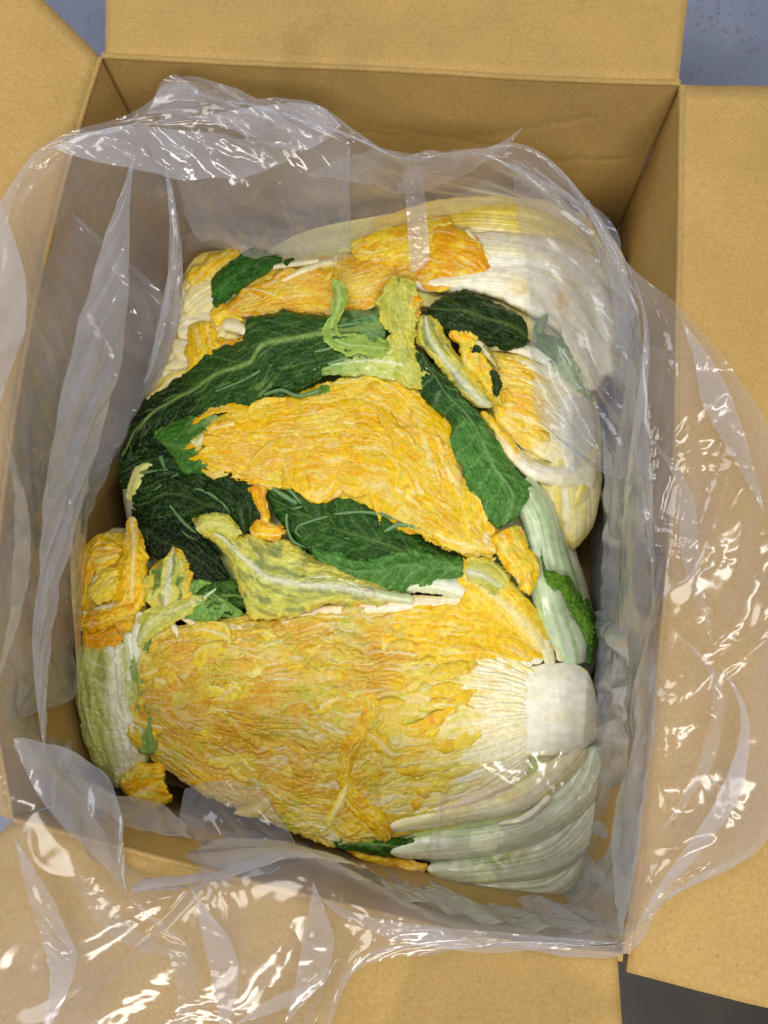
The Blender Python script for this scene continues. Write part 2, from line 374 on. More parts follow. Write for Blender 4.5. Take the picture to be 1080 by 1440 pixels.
class Ctx: pass
SEED = [11]
def sheet(name, parent, S1, S2, style, lift=3, arch=3, drop=2, jag=2.0, res=1.4, skirt=.0012, mat=None, amp=1.0, tilt=0, dropw=5, seed=None, pile=True, jagf=1.0, **kw):
    if seed is None: SEED[0] += 1; seed = SEED[0]
    L = max(plen(S1), plen(S2)); nu = max(8, int(L/res)+1)
    A = catmull(S1, nu); B = catmull(S2, nu)
    wid = np.linalg.norm(A-B, axis=1); nv = max(6, int(wid.max()/res)+1)
    u = np.linspace(0, 1, nu)[:, None]; v = np.linspace(0, 1, nv)[None, :]
    P = A[:, None]*(1-v[..., None])+B[:, None]*v[..., None]
    mid = .5*(A+B); sl = np.r_[0, np.cumsum(np.linalg.norm(np.diff(mid, axis=0), axis=1))]
    s = sl[:, None]+0*v; t = (v-.5)*wid[:, None]
    ed = np.minimum(np.minimum(v, 1-v)*wid[:, None], np.minimum(s, sl[-1]-s)+.0)
    rnd = kw.get('rnd', 6)
    if rnd:
        ee = np.minimum(sl, sl[-1]-sl); tp = np.sqrt(np.clip(1-(1-np.minimum(1, (ee+.4)/rnd))**2, 0, 1))[:, None, None]
        P = mid[:, None]+(P-mid[:, None])*tp
    # ragged edges
    if jag:
        dirv = (A-B)/np.maximum(wid[:, None], 1e-3)
        dirv = dirv[:, None]*np.ones((1, nv, 1)); sg = np.where(v < .5, 1., -1.)+0*u
        w = np.exp(-np.minimum(v, 1-v)*wid[:, None]/5)
        q = s/(13*jagf); side = np.where(v < .5, 3.3, 77.7)
        j = 1.3*perlin(q*.5, side+0*q, seed)+.8*perlin(q*1.3, side+0*q, seed+1)+.6*np.abs(perlin(q*2.9, side+0*q, seed+2))+.3*perlin(q*6.1, side+0*q, seed+3)
        P = P+dirv*(sg*w*j*jag)[..., None]
        tg = np.gradient(mid, axis=0); tg /= np.maximum(np.linalg.norm(tg, axis=1, keepdims=True), 1e-6)
        we = np.exp(-(sl[-1]-s)/6); q2 = t/(13*jagf)
        j2 = perlin(q2, 5.5+0*q2, seed+4)+.6*perlin(q2*2.3, 9.1+0*q2, seed+5)
        P = P+tg[:, None]*(we*j2*jag*1.3)[..., None]
    X, Y = P[..., 0], P[..., 1]
    c = Ctx(); c.X, c.Y, c.u, c.v, c.s, c.t, c.ed, c.w, c.L, c.seed, c.kw, c.amp = X, Y, u+0*v, v+0*u, s, t, ed, wid[:, None]+0*v, sl[-1], seed, kw, amp
    d, C = style(c)
    z = (zb(X, Y) if pile else 0)+curveval(lift, c.u)+arch*.6*(1-(2*c.v-1)**2)*np.minimum(1, c.w/30)+tilt*(2*c.v-1)-drop*np.exp(-ed/dropw)+d
    m = grid_mesh(name, Wp(X, Y, z*.001), C, skirt=skirt)
    return link(name, m, mat or M_YEL, parent)
def strip_sides(C, w):
    C = np.asarray(C, float); n = max(4, len(C)*3); K = catmull(C, n)
    T = np.gradient(K, axis=0); T /= np.linalg.norm(T, axis=1, keepdims=True); Nn = np.stack([-T[:, 1], T[:, 0]], 1)
    W_ = curveval(w, np.linspace(0, 1, n))[:, None]
    return K+Nn*W_/2, K-Nn*W_/2
def strip(name, parent, C, w, style, **kw):
    a, b = strip_sides(C, w); return sheet(name, parent, a, b, style, **kw)

def crumple(x, y, seed, k=1.0):
    """pillowed leaf tissue with pinched creases, in mm for cells of ~1 unit"""
    wx = x+.55*fbm(x*.9, y*.9, 2, seed+3); wy = y+.55*fbm(x*.9+9, y*.9+4, 2, seed+5)
    f1, f2 = worley(wx, wy, seed); e = f2-f1
    f1b, f2b = worley(wx*2.1+3, wy*2.1, seed+9)
    return 1.0*sm(0, .55, e)-.5*f1+.38*sm(0, .5, f2b-f1b)
def bil(x, y, seed, p=.5):
    """rounded folds with sharp pinched valleys, 0..1"""
    return np.minimum(1, np.abs(perlin(x, y, seed))*2.1)**p
def folds(s, q, X, Y, seed, ax=30., ay=9.):
    """pressed wet tissue: folds along the flow, broken by cross creases (mm, about 0..2)"""
    m = sm(-.35, .35, fbm(X/38, Y/38, 2, seed+40)); m2 = sm(-.3, .3, fbm(X/24, Y/24, 2, seed+41))
    a = bil(s/ax, q/ay, seed+31); b = bil(s/(ax*.5), q/(ay*.55)+.3*s/ax, seed+32)
    c = bil(X/13.+.3*fbm(X/9, Y/9, 1, seed), Y/10., seed+33); d = bil(s/(ax*.3), q/(ay*.34), seed+34)
    e = bil(X/6.5, Y/5., seed+35)
    return .85*a+.50*b*(.5+m)+.70*c*m+.34*d*(.4+m2)+.30*e*(.3+m2)
def patches(x, y, seed, sc): return np.clip(.5+.9*fbm(x/sc, y/sc, 3, seed), 0, 1)

def st_face(c):
    """lengthwise cut face: layered leaf edges running away from the core"""
    k = c.kw; S = c.seed
    cs = k.get('coreu', .22)                              # how far the white fan reaches (u)
    core = 1-sm(cs*.55, cs*1.5, c.u+.12*fbm(c.s/40, c.t/14, 2, S))
    wx = c.X+16*fbm(c.X/60, c.Y/60, 2, S+20); wy = c.Y+16*fbm(c.X/60+7, c.Y/60, 2, S+21)
    lane = (c.v-.5)*k.get('lanes', 330)
    cw = sm(cs*.8, cs*2.2, c.u)*k.get('cr', 1)
    q = lane+(6+20*cw)*fbm(c.s/90, lane/60, 3, S+2)+4*fbm(c.s/22, lane/20, 2, S+22)
    pw_ = .55+.45*sm(-.3, .3, fbm(c.X/50, c.Y/50, 2, S+23))
    rid = perlin(c.s/k.get('sl', 95), q/10.0, S+3); lam = 1-np.abs(rid)*2.2
    rid2 = perlin(c.s/45, q/4.6, S+4); lam2 = 1-np.abs(rid2)*2
    cr = crumple(wx/24, wy/15, S+5); cr2 = crumple(wx/10, wy/8, S+6)
    smooth = np.zeros_like(c.X)
    for (x0, y0, r) in k.get('calm', []): smooth = np.maximum(smooth, np.exp(-((c.X-x0)**2+(c.Y-y0)**2)/r**2))
    a = (.4+.6*cw)*(1-.6*smooth)
    d = (.7*lam+.35*lam2)*(1-cw*.75)+cw*(1-.6*smooth)*(.95*folds(c.s, q, wx, wy, S))+1.6*fbm(c.X/70, c.Y/70, 2, S+7)*cw
    d = 1.6*d*c.amp
    base = cmix(mix(PALEY, CREAM, .35), YEL, patches(c.X, c.Y, S+8, 44)*k.get('yk', .9))
    base = cmix(base, YGR*1.1, sm(.5, .8, patches(wx, wy, S+15, 30))*k.get('green', .3))
    strk = perlin(c.s/70, q/5.5, S+50); strk2 = perlin(c.s/40, q/3.0, S+51)
    base = cmix(base, DYEL, sm(.0, .5, strk+.5*(patches(c.X, c.Y, S+9, 34)-.5))*k.get('deep', .7))
    orr = sm(.40, .85, patches(wx, wy, S+10, 60))*k.get('ora', .6)*cw
    for (x0, y0, r, s_) in k.get('hot', []): orr = np.maximum(orr, .95*s_*np.exp(-((c.X-x0)**2+(c.Y-y0)**2)/r**2)*sm(-.5, .5, .4+fbm(wx/24, wy/18, 3, S+11)*1.3))
    orr = orr*(.75+.5*sm(-.3, .4, strk2+.4*strk))
    base = cmix(base, ORA, np.clip(orr, 0, .85))
    base = cmix(base, PEACH*.93, sm(.45, .8, patches(wx, wy, S+12, 26)+.3*strk2)*.18*cw)
    wh = sm(.18, .55, perlin(c.s/110, q/9, S+13)+.25*strk2)*(.95-.55*cw)*k.get('wk', 1)
    base = cmix(base, CREAM, np.clip(wh, 0, 1))
    wh2 = sm(.42, .62, perlin(c.s/80, q/6.5, S+17))*.55*k.get('wk', 1); wh = wh*0
    base = cmix(base, mix(CREAM, WHITE, .5), wh2)
    base = cmix(base, mix(WHITE, CREAM, .35), np.clip(core*1.05, 0, 1)*(.62+.38*sm(-.35, .3, perlin(c.s/60, q/4.5, S+14))))
    base = base*(1-(1-k.get('dim', 1))*cw)[..., None]
    return d, base
def st_yel(c):
    k = c.kw; S = c.seed; sc = k.get('sc', 11)
    wx = c.X+6*fbm(c.X/30, c.Y/30, 2, S+20); wy = c.Y+6*fbm(c.X/30+7, c.Y/30, 2, S+21)
    cr = crumple(wx/sc, wy/sc, S+5); cr2 = crumple(wx/sc*2.1, wy/sc*2.1, S+6)
    rid = 1-2*np.abs(perlin(c.s/60, c.t/6, S+3))
    ruf = np.sin(c.s/k.get('rl', 7.5)+4*fbm(c.s/20, c.t/20, 2, S))*np.exp(-c.ed/7)*1.0
    q = c.t+5*fbm(c.s/25, c.t/18, 2, S+2); f = sc/11
    d = (1.25*folds(c.s, q, wx, wy, S, 26*f, 8*f)+.2*cr+ruf*k.get('ruf', .6)*.7+1.2*fbm(c.s/30, c.t/16, 2, S+1))*c.amp
    t0 = k.get('tone', .5)
    base = cmix(PALEY, YEL, np.clip(patches(c.X, c.Y, S+8, 18)+t0-.5, 0, 1))
    base = cmix(base, DYEL, sm(.4, .9, patches(c.X, c.Y, S+9, 13)+t0-.5)*.7)
    base = cmix(base, ORA, np.clip(sm(.45, .95, patches(c.X, c.Y, S+10, 20)+(k.get('ora', .4)-.5)), 0, 1)*.8)
    base = cmix(base, PEACH, sm(.55, .85, patches(c.X, c.Y, S+12, 10))*.35)
    base = cmix(base, CREAM, sm(.15, .55, perlin(c.s/50, q/4.5, S+52))*.5)
    base = cmix(base, ORA, sm(.3, .6, perlin(c.s/40, q/4., S+53))*.3*t0)
    mr = k.get('rib', 0)
    if mr: 
        f = np.exp(-(c.t/(mr*(1.1-.8*c.u)))**2)*(1-sm(.6, 1, c.u)); base = cmix(base, CREAM, np.clip(f, 0, 1)*.9); d = d*(1-.7*f)+1.3*f
    base = cmix(base, YGR, sm(.45, .8, patches(c.X, c.Y, S+14, 15))*k.get('green', .1))*k.get('dim', 1)
    return d, base
def st_pet(c):
    """thick white leaf base with long striations"""
    k = c.kw; S = c.seed
    q = c.t+2.5*fbm(c.s/70, c.t/30, 2, S)
    st = perlin(c.s/150, q/k.get('st', 6), S+1); st2 = perlin(c.s/90, q/2.6, S+2)
    st3 = perlin(c.s/120, q/1.9, S+9)
    d = (.55*st+.26*st2+.10*st3+1.0*fbm(c.s/60, c.t/25, 2, S+3))*c.amp
    tint = np.asarray(k.get('tint', CREAM)); 
    base = cmix(WHITE, tint, np.clip(k.get('tk', .5)+k.get('mot', 1)*(.35*st+.25*st2+.3*st3)+.3*fbm(c.s/60, c.t/20, 2, S+5), 0, 1.0))
    if 'tip' in k: base = cmix(base, np.asarray(k['tip']), sm(k.get('tipu', .6), 1, c.u+.15*fbm(c.s/16, c.t/8, 3, S+6)))
    if 'edge' in k: base = cmix(base, np.asarray(k['edge']), np.exp(-c.ed/5)*k.get('ek', .7)*sm(-.3, .3, fbm(c.s/14, c.t/14, 2, S+7)))
    for (x0, y0, rx, ry, cc, s_) in k.get('spots', []):
        base = cmix(base, cc, s_*np.exp(-(((c.X-x0)/rx)**2+((c.Y-y0)/ry)**2))*sm(-.5, .3, fbm(c.X/12, c.Y/12, 3, S+8)))
    return d, base
def st_green(c):
    """savoyed green blade: midrib, side veins, fine net, blisters between"""
    k = c.kw; S = c.seed
    t = c.t-k.get('ribt', 0)*c.w+4*fbm(c.s/50, c.s*0, 2, S+30)
    mw = k.get('mw', 3.2)*(1.15-.85*c.u)
    m = np.exp(-(t/mw)**2)
    sp = k.get('sp', 30); sl_ = k.get('slope', 1.1)
    ph = (c.s*1.0-sl_*np.abs(t)+11*fbm(c.X/34, c.Y/34, 3, S+1)+np.where(t > 0, 0, sp*.45))/sp
    fr = np.abs(ph-np.round(ph))*sp
    lat = np.exp(-(fr/(1.7*(1.1-.5*np.minimum(1, np.abs(t)/60))))**2)*sm(.0, 5, np.abs(t))*sm(-.75, .2, perlin(np.round(ph)*3.3, c.s*0, S+2)+.4)
    ph2 = (c.s*.55+1.5*np.abs(t)+8*fbm(c.X/18, c.Y/18, 2, S+3))/13; fr2 = np.abs(ph2-np.round(ph2))*13
    ter = np.exp(-(fr2/.9)**2)*.4*sm(-.1, .4, fbm(c.X/16, c.Y/16, 2, S+4))
    wx = c.X+4*fbm(c.X/20, c.Y/20, 2, S+20); wy = c.Y+4*fbm(c.X/20+7, c.Y/20, 2, S+21)
    sc = k.get('sc', 9)
    f1, f2 = worley(wx/sc, wy/sc, S+5); g1, g2 = worley(wx/sc*2.2, wy/sc*2.2, S+6)
    bl = sm(0, .5, f2-f1)-.4*f1; bl2 = sm(0, .5, g2-g1)
    pl = fbm(c.s/55, c.t/12, 2, S+7)
    qg = c.t+4*fbm(c.s/30, c.t/20, 2, S+44)
    bk = k.get('blk', 1.0)
    d = (.8*bl*bk+.45*bl2*bk+1.5*folds(c.s, qg, c.X, c.Y, S+60, 50, 12)-.3*lat+.8*m-.1*ter+3.6*pl+1.0*np.sin(c.s/6.5+5*fbm(c.s/25, c.t/25, 1, S))*np.exp(-c.ed/6)*k.get('ruf', .6))*c.amp
    A_, B_ = k.get('ca', DDG), k.get('cb', DG)
    base = cmix(A_, B_, np.clip(patches(c.X, c.Y, S+8, 22)*.8+.35*(bl-.3), 0, 1))
    if 'tipc' in k: base = cmix(base, k['tipc'], sm(*k.get('tipr', (.4, 1)), c.u+.2*fbm(c.X/25, c.Y/25, 2, S+9)))
    if 'basec' in k: base = cmix(base, k['basec'], 1-sm(*k.get('baser', (0, .4)), c.u+.2*fbm(c.X/25, c.Y/25, 2, S+10)))
    vc = k.get('vein', VEIN)
    net = 1-sm(.0, .16, f2-f1)
    base = cmix(base, vc, np.clip(m*k.get('ms', .8)+lat*.32*k.get('ls', 1)+ter*.22*k.get('ts', 1)+net*.12, 0, .9))
    base = cmix(base, vc, sm(.12, .5, perlin(c.s/130, qg/4.5, S+70))*k.get('streak', .15)*sm(-.15, .45, fbm(c.X/45, c.Y/35, 2, S+71)))
    if 'edgec' in k: base = cmix(base, k['edgec'], np.clip(np.exp(-c.ed/k.get('ew', 6))*sm(-.4, .2, fbm(c.X/14, c.Y/14, 2, S+11)), 0, 1))
    return d, base
GREY = hexc(92, 110, 66)
def st_mot(c):
    """half translucent yellow-green leaf with dark tissue showing through in blotches"""
    k = c.kw; S = c.seed
    t = c.t-k.get('ribt', 0)*c.w
    mw = k.get('mw', 5)*(1.2-.9*c.u); m = np.exp(-(t/mw)**2)*k.get('ms', 1)
    wx = c.X+5*fbm(c.X/22, c.Y/22, 2, S+20); wy = c.Y+5*fbm(c.X/22+7, c.Y/22, 2, S+21)
    f1, f2 = worley(wx/10, wy/7, S+5); e = f2-f1
    rid = 1-2*np.abs(perlin(c.s/38, c.t/8+2*fbm(c.X/20, c.Y/20, 2, S), S+3))
    q = c.t+5*fbm(c.s/25, c.t/18, 2, S+2)
    d = (1.3*folds(c.s, q, wx, wy, S, 34, 9)+.2*sm(0, .5, e)+.9*m+.7*np.sin(c.s/6+5*fbm(c.s/20, c.t/20, 1, S))*np.exp(-c.ed/6)+1.6*fbm(c.s/40, c.t/20, 2, S+1))*c.amp
    base = cmix(hexc(208, 206, 112), hexc(184, 184, 66), patches(c.X, c.Y, S+8, 20))
    base = cmix(base, k.get('blot', GREY), np.clip(sm(.35, .8, .5+1.1*fbm(c.s/34+.5*fbm(c.X/20, c.Y/20, 2, S), q/11, 4, S+9))*k.get('bk', .8), 0, 1))
    base = cmix(base, k.get('edgec', DYEL), np.exp(-c.ed/7)*k.get('ek', .6)*sm(-.4, .3, fbm(c.X/16, c.Y/16, 2, S+11)))
    base = cmix(base, hexc(150, 150, 70), (1-sm(0, .07, e))*.3)
    base = cmix(base, hexc(214, 216, 190), np.clip(m, 0, 1)*.85)
    return d, base

def shreds(parent, S1, S2, n, u0=.2, u1=.97, tone=(.2, .9), ora=(.1, .8), Lr=(30, 110), wr=(10, 28), face=(4, 5, 7, 9), up=(.0, 1.6), spread=22, white=.1, avoid=None, seed=0, dim=(.9, 1.0)):
    """single leaf shreds lying in the cut, shingled along the flow of the leaves; face = lift, arch, drop, drop width of the cut"""
    r = np.random.RandomState(100+seed); n_ = 200
    A = catmull(S1, n_); B = catmull(S2, n_); k = 0; tries = 0
    while k < n and tries < n*20:
        tries += 1
        u = u0+(u1-u0)*r.rand(); v = .04+.92*r.rand(); i = int(u*(n_-1))
        p = A[i]*(1-v)+B[i]*v; j = min(i+6, n_-1); q = A[j]*(1-v)+B[j]*v; j2 = max(i-6, 0); q0 = A[j2]*(1-v)+B[j2]*v
        if avoid is not None and avoid(p): continue
        T = (q-q0)/max(1e-6, np.linalg.norm(q-q0)); ang = math.radians(r.randn()*spread*(.3+1.0*u)); ca, sa = math.cos(ang), math.sin(ang)
        T = np.array([T[0]*ca-T[1]*sa, T[0]*sa+T[1]*ca]); Nn = np.array([-T[1], T[0]])
        L = Lr[0]+(Lr[1]-Lr[0])*r.rand()**1.6; w = wr[0]+(wr[1]-wr[0])*r.rand()
        wid = np.linalg.norm(A[i]-B[i]); e = min(v, 1-v)*wid
        if e < w*.9: w = max(7, e)
        if e < 14: L = min(L, 50)
        l0 = face[0]+.9+.6*face[1]*(1-(2*v-1)**2)-face[2]*math.exp(-e/face[3])
        b = r.randn()*.2*L; C = [p-T*L/2, p-T*L/6+Nn*b*.7, p+T*L/6+Nn*b, p+T*L/2+Nn*b*.2]
        W_ = [w*r.uniform(.1, .5), w, w*r.uniform(.6, 1.0), w*.12]
        li = l0-.2+r.uniform(*up)*.55; tl = r.choice([-1, 1])*r.uniform(.5, 1.8)
        if r.rand() < white:
            strip('leaf_rib', parent, C, [x*.5 for x in W_], st_pet, lift=[li-1.5, li-.2, li-.2, li-1.5], arch=1.4, drop=1.2, dropw=2.5, jag=.5, res=1.9, skirt=.002, mat=M_YEL, tint=[CREAM, PALEY, YEL][r.randint(3)], tk=.75, edge=YEL, ek=.5, tip=YEL, tipu=.5, seed=1000+seed*300+k)
        else:
            strip('leaf', parent, C, W_, st_yel, lift=[li-1.2, li, li+.2, li-.8], arch=r.uniform(.0, 1.2), drop=r.uniform(.4, 1.0), dropw=2.5, jag=2.2, jagf=.9, res=1.7, skirt=.0008, tilt=tl*.5, tone=r.uniform(*tone), ora=r.uniform(*ora), rib=(w*.14 if r.rand() < .3 else 0), dim=mix(r.uniform(*dim), 1.0, float(np.clip(1.3-u*2.6, 0, 1))), sc=r.uniform(9, 18), ruf=r.uniform(.0, .5), seed=1000+seed*300+k, amp=r.uniform(.4, .7))
        k += 1

def hull(parent, poly, ztop, depth, tint=CREAM, name='outer_leaves', grow=1.04, tk=.5, lid=YGR):
    """the rounded body of the half head under its cut face"""
    n = 160; K = catmull(poly, n, closed=True); cen = K.mean(0)
    prof = [(.93, 0), (1.0, -.08), (grow, -.30), (grow*1.0, -.55), (.93, -.78), (.78, -.93), (.5, -1.0), (.1, -1.02)]
    prof = catmull([(a, b, 0) for a, b in prof], 30)
    th = np.linspace(0, 2*np.pi, n, endpoint=False)
    zt = zb(K[:, 0], K[:, 1])+ztop
    X = cen[0]+(K[:, None, 0]-cen[0])*prof[None, :, 0]; Y = cen[1]+(K[:, None, 1]-cen[1])*prof[None, :, 0]
    Wt = Wp(K[:, 0], K[:, 1], zt*.001); cw_ = Wt.mean(0)
    P = np.empty((n, 30, 3)); P[..., :2] = cw_[:2]+(Wt[:, None, :2]-cw_[:2])*prof[None, :, 0:1]
    zz = zt[:, None]*(1-np.minimum(1, -prof[None, :, 1]))+(-depth)*np.minimum(1, -prof[None, :, 1])
    P[..., 2] = zz*.001
    rid = perlin(th[:, None]*9/2*3, prof[None, :, 1]*1.2, 41)
    rad = P[..., :2]-cw_[:2]; rad /= np.linalg.norm(rad, axis=2, keepdims=True)+1e-9
    P[..., :2] += rad*(rid*.0012)[..., None]
    C = cmix(WHITE, tint, np.clip(tk+.5*rid+.2*fbm(X/30, Y/30, 2, 5), 0, 1))
    nl = 26; rr = np.linspace(.02, .95, nl)[None, :]
    LX = cen[0]+(K[:, None, 0]-cen[0])*rr; LY = cen[1]+(K[:, None, 1]-cen[1])*rr
    cr = folds(LX*.7+LY*.5, LY-.4*LX, LX, LY, 77, 50, 14)
    LZ = zb(LX, LY)+ztop+5+1.5*cr-6*sm(.8, .95, rr)
    LC = cmix(tint, lid, np.clip(.4+.6*fbm(LX/40, LY/25, 3, 78), 0, 1))
    link('inner_leaves', grid_mesh('inner_leaves', Wp(LX, LY, LZ*.001), LC, wrapu=True, up=False), M_YEL, parent)
    return link(name, grid_mesh(name, P, C, wrapu=True, up=False), M_WHT, parent)
# ---- A: big half head at the near end
A = thing('napa_cabbage', 'largest napa cabbage half, cut face up with square white core, at the near end', 'cabbage', tuple(V(520, 1020, -.2)))
hull(A, [(800, 925), (842, 1000), (850, 1080), (815, 1190), (768, 1240), (690, 1240), (600, 1215), (480, 1185), (360, 1145), (260, 1105), (205, 1040), (190, 960), (215, 895), (330, 862), (450, 850), (600, 835), (700, 840), (770, 880)], -8, 224, tint=PGR)
A1 = [(752, 930), (735, 900), (690, 862), (640, 845), (560, 838), (430, 852), (300, 870), (222, 890), (196, 945)]
A2 = [(745, 1058), (738, 1090), (690, 1130), (640, 1155), (580, 1172), (480, 1190), (380, 1160), (280, 1112), (212, 1062), (190, 1000)]
sheet('cut_face', A, A1, A2, st_face, rnd=0, lift=4, arch=5, drop=5, dropw=9, jag=3, res=1.25, seed=21, coreu=.20, lanes=360,
      hot=[(600, 905, 48, .7), (545, 915, 34, .95), (700, 905, 40, .3), (520, 960, 40, .7), (260, 930, 60, .6), (400, 1080, 60, .7), (310, 1030, 80, .8), (240, 1000, 70, .7), (480, 1120, 40, .7), (430, 900, 50, .5), (360, 960, 60, .6)],
      calm=[(640, 890, 70), (720, 905, 50)], deep=.6, ora=.28, green=1.0, amp=1.0, dim=.82)
def inA(p): return (p[0] > 560 and p[1] < 940) or p[0] > 655
shreds(A, A1, A2, 170, dim=(.68, .92), u0=.22, u1=.98, avoid=inA, seed=1, tone=(.0, .9), ora=(.0, .65), white=.09, Lr=(24, 100), wr=(9, 28))
# the calm silky leaf over the upper right of the cut
sheet('leaf', A, [(775, 925), (720, 868), (650, 846), (580, 845), (520, 862)], [(735, 935), (690, 930), (640, 940), (580, 935), (530, 930)], st_yel, lift=[4, 6.5, 7, 6, 4], arch=1.5, drop=2, jag=3, sc=17, tone=.75, ora=.35, amp=.55, seed=61, ruf=.1)
sheet('leaf', A, [(785, 915), (762, 870), (725, 822), (690, 790), (655, 782)], [(752, 925), (715, 888), (680, 865), (650, 850), (640, 812)], st_yel, lift=[3, 6, 9, 9, 8], arch=3, drop=3, jag=2, sc=16, tone=.55, ora=.15, amp=.6, rib=9, seed=62, ruf=.2)
sheet('leaf', A, [(652, 783), (690, 786), (722, 812)], [(655, 822), (675, 835), (700, 850)], st_mot, lift=10, arch=2, drop=3, jag=3, bk=.25, edgec=YEL, seed=63)
# white fan of leaf bases running out of the core
fan = [((757, 934), (742, 885), (712, 850), 16), ((745, 938), (715, 895), (672, 868), 17), ((736, 942), (700, 912), (640, 895), 16), ((728, 950), (685, 930), (615, 925), 15), ((722, 962), (670, 948), (600, 950), 14),
       ((720, 976), (660, 965), (600, 968), 11), ((719, 990), (655, 985), (590, 990), 10), ((720, 1006), (660, 1006), (605, 1014), 10), ((722, 1022), (665, 1026), (600, 1040), 11), ((727, 1036), (670, 1048), (600, 1066), 12),
       ((735, 1048), (680, 1072), (600, 1092), 15), ((775, 935), (765, 905), (748, 880), 16), ((790, 930), (785, 905), (770, 885), 12)]
for i, (a, b, c_, w) in enumerate(fan):
    strip('leaf_base', A, [a, b, c_], [w*1.0, w*1.15, w*.4], st_pet, lift=[5.4, 5.9, 4.8], arch=1.2, drop=1.0, dropw=3, jag=.5, res=1.4, st=3.5, tint=PALEY if i > 3 else CREAM, tk=.35, tip=YEL, tipu=.45, seed=70+i)
for i in range(26):
    f = (i+.5)/26; r_ = np.random.RandomState(900+i); y0 = 940+116*f; x0 = 752-26*math.sin(math.pi*f)
    an = math.radians(158+44*(1-f)*-1+22+r_.uniform(-5, 5)) if False else math.radians(180+34*(.5-f)*2*1.0+r_.uniform(-4, 4)); L_ = r_.uniform(60, 130)
    x1, y1 = x0+math.cos(an)*L_*.5, y0-math.sin(-an)*L_*.5*-1; x2, y2 = x0+math.cos(an)*L_, y0+math.sin(an)*L_+r_.uniform(-8, 8)
    y1 = y0+math.sin(an)*L_*.5
    x0 += r_.uniform(-26, 4)
    strip('leaf_base', A, [(x0+8, y0), (x1, y1), (x2, y2)], [3, r_.uniform(7, 11), 3], st_pet, lift=[5.4, 6.4+r_.uniform(-.4, .6), 5.6], arch=1.0, drop=.9, dropw=2.5, jag=.5, res=1.5, st=3, tint=PALEY, tk=r_.uniform(.2, .8), tip=YEL, tipu=r_.uniform(.2, .6), seed=910+i)
# core
sheet('core', A, [(708, 966), (730, 944), (780, 932), (822, 940), (842, 985)], [(718, 1044), (740, 1062), (780, 1062), (818, 1055), (848, 1030)], st_pet, lift=[4.3, 5.0, 5.0, 3.6, -6], arch=1.6, drop=.3, skirt=.0006, dropw=4, jag=1.0, res=1.8, tk=.1, mot=.2, rnd=9, tint=CREAM, edge=PALEY, ek=.7, amp=.4, st=40, mat=M_WHT, seed=90)
# outer white leaves curving round under the core
o = dict(rnd=22, mat=M_WHT, skirt=.004, jag=.8, res=1.7, drop=3)
strip('outer_leaf', A, [(820, 1046), (785, 1085), (730, 1122), (650, 1143), (560, 1160), (500, 1172)], [44, 42, 36, 28, 24, 12], st_pet, lift=[2, 4, 5, 5, 5, 4], arch=4, tint=PALEY, tk=.4, edge=YGR, ek=.3, seed=91, **o)
strip('outer_leaf', A, [(842, 1050), (818, 1110), (760, 1160), (690, 1182), (610, 1190), (548, 1198)], [50, 54, 50, 46, 40, 20], st_pet, lift=[-2, 2, 3, 4, 5, 4], arch=5, tint=PGR, tk=.5, edge=LG, ek=.25, seed=92, **o)
strip('outer_leaf', A, [(843, 1084), (828, 1150), (780, 1200), (705, 1218), (640, 1224), (600, 1222)], [36, 52, 54, 50, 40, 20], st_pet, lift=[-6, -1, 2, 2, 1, 0], arch=5, tint=PGR, tk=.55, spots=[(705, 1198, 34, 14, YEL*.9, .9), (690, 1206, 44, 18, LG, .8)], seed=93, **o)
strip('outer_leaf', A, [(834, 1134), (818, 1190), (780, 1236), (720, 1246), (650, 1244), (600, 1236)], [30, 46, 50, 46, 36, 18], st_pet, lift=[-10, -8, -5, -6, -8, -10], arch=5, tint=PGR, tk=.5, edge=LG, ek=.3, seed=94, **o)
strip('outer_leaf', A, [(775, 1120), (740, 1150), (700, 1160)], [10, 12, 6], st_pet, lift=[8, 8, 7], arch=2, tint=CREAM, tk=.3, seed=95, mat=M_WHT, res=1.5, jag=.4, drop=2)
sheet('outer_leaf', A, [(455, 1168), (500, 1168), (560, 1178), (590, 1178)], [(470, 1190), (510, 1200), (550, 1206), (590, 1196)], st_green, lift=1, arch=2, drop=3, ca=DG, cb=MG, seed=96, mat=M_GRN)
strip('outer_leaf', A, [(470, 1178), (520, 1205), (600, 1222)], [14, 16, 14], st_yel, lift=-6, seed=97, tone=.7, ora=.7)
sheet('outer_leaf', A, [(212, 868), (196, 900), (182, 950), (184, 1000), (205, 1040)], [(225, 880), (214, 920), (206, 960), (208, 1000), (222, 1030)], st_green, lift=[5, 4, 3, 2, 0], arch=3, drop=3, jag=4, ca=hexc(64, 112, 48), cb=LG, tipc=hexc(176, 188, 90), tipr=(.5, 1), seed=98, mat=M_GRN)
